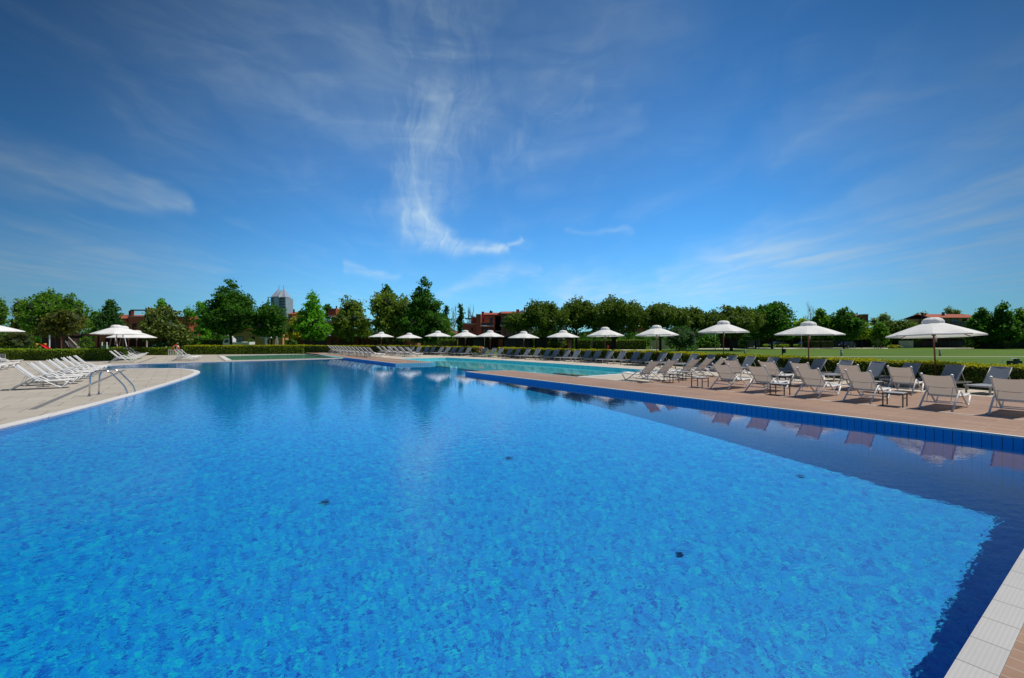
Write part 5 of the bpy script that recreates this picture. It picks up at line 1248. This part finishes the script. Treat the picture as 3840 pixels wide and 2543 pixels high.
mb = MB(); mb.face([(X_(839), -.01, z_(1285)), (X_(848), -.01, z_(1286)), (X_(857.5), -.01, z_(1284)), (X_(857.5), -.01, z_(1273.5)), (X_(845), -.01, z_(1273.5))]); mb.build('side_window', M['glass'], cabp)
MB().box(X_(835.6), X_(836) - .01, .2, 1.55, z_(1284), z_(1284) + .02).build('windscreen', M['glass'], cabp); MB().box(X_(835), X_(836.5), .05, .25, z_(1295), z_(1292)).build('headlight', M['plastic_white'], cabp)
MB().box(X_(863), X_(933), .3, 1.5, .5, .62).build('chassis', M['black'], t)
bed = MB().box(X_(868), X_(934), 0, 1.8, z_(1293), z_(1291.5)).build('bed', M['plastic_white'], t); MB().box(X_(868), X_(934), -.03, -.001, z_(1292.5), z_(1283.5)).build('side_board', M['plastic_white'], bed); MB().box(X_(933.5), X_(935), 0, 1.8, z_(1292.5), z_(1282.5)).build('tailboard', M['plastic_white'], bed)
for i in range(5): a = 872 + 13 * i; MB().box(X_(a), X_(a) + .05, -.05, -.031, z_(1292.5), z_(1283.5)).build('stake', M['concrete'], bed)
for px in (848, 906, 918):
    w_ = MB().lathe([(.40, 0), (.40, .24)], 20); o = w_.build('wheel', M['black'], t); o.rotation_euler = (R(90), 0, 0); o.location = (X_(px), .25, .40)
    h_ = MB().lathe([(.2, .242), (.15, .26)], 12).build('hub', M['concrete'], o)
crane = MB().box(X_(862.5), X_(866), .6, 1.1, .6, z_(1266)).build('crane', M['plastic_white'], t); MB().tube([(X_(864), .85, z_(1266.5)), (X_(855), .85, z_(1259)), (X_(797), .85, z_(1250))], .11, 6).build('boom', M['plastic_white'], crane)
for i, (px, y0, m, lab) in enumerate(((877, 1281, 'grey_metal', 'grey sack on the truck bed, left one'), (918, 1280, 'concrete', 'pale heap of sacks on the truck bed, right one'))):
    q2 = P(px, 83); MB().lathe([(.45, 0), (.55, .12), (.35, .38), (.08, .46)], 12, sx=1.3 + i * .6).build('sack', M[m], loc=(q2[0], q2[1], z_(1291.5) - .17), rz=YAW); tag(bpy.context.scene.objects[-1] if False else C.objects[-1], lab, 'sack')
def car(px, d, label, m='black', rot=0.0, van=False):
    q = P(px, d); t = thing('parked_car', label, 'car', (q[0], q[1], -.156), YAW + rot); L = 4.2; hz = 1.75 if van else 1.42
    prof = [(-2.1, .3), (-2.1, .72), (-1.95, .85), (-1.05 if not van else -1.6, .95), (-.45 if not van else -1.0, hz), (1.2 if not van else 1.9, hz - .03), (1.95, .98), (2.1, .9), (2.1, .3)]
    mb = MB(); mb.face([(x, 0, z) for x, z in prof]); mb.face([(x, 1.7, z) for x, z in prof][::-1])
    for (a, c_) in zip(prof, prof[1:] + prof[:1]): mb.face([(a[0], 0, a[1]), (a[0], 1.7, a[1]), (c_[0], 1.7, c_[1]), (c_[0], 0, c_[1])])
    bd = mb.build('body', m, t)
    mb = MB(); mb.face([(-.95, -.01, .98), (-.4, -.01, hz - .08), (.2, -.01, hz - .08), (.2, -.01, .98)]); mb.build('side_window', M['glass'], bd)
    mb = MB(); mb.face([(.28, -.01, .98), (.28, -.01, hz - .08), (1.15, -.01, hz - .1), (1.6, -.01, .98)]); mb.build('side_window', M['glass'], bd)
    for x in (-1.3, 1.3):
        o = MB().lathe([(.32, 0), (.32, .2)], 18).build('wheel', M['black'], t); o.rotation_euler = (R(90), 0, 0); o.location = (x, .15, .32); MB().lathe([(.19, .202), (.16, .215)], 12).build('rim', M['steel'], o)
    for s_ in (.15, 1.35): MB().box(-2.12, -2.08, s_, s_ + .25, .62, .74).build('headlight', M['plastic_white'], bd)
carpaint = mat('black_paint', (.012, .013, .016), .12, .3); car(2922, 104, 'black parked car left of the second parasol pole from the right', carpaint)
car(2806, 103, 'dark van parked under the carport behind the third parasol from the right', mat('navy_paint', (.012, .016, .022), .2), van=True)
car(3026, 106, 'light grey parked car behind the second parasol pole from the right', mat('grey_paint', (.22, .23, .22), .25, .4)); car(3192, 104, 'dark blue parked car in front of the right carport', mat('blue_paint', (.02, .03, .05), .15, .3), .5)
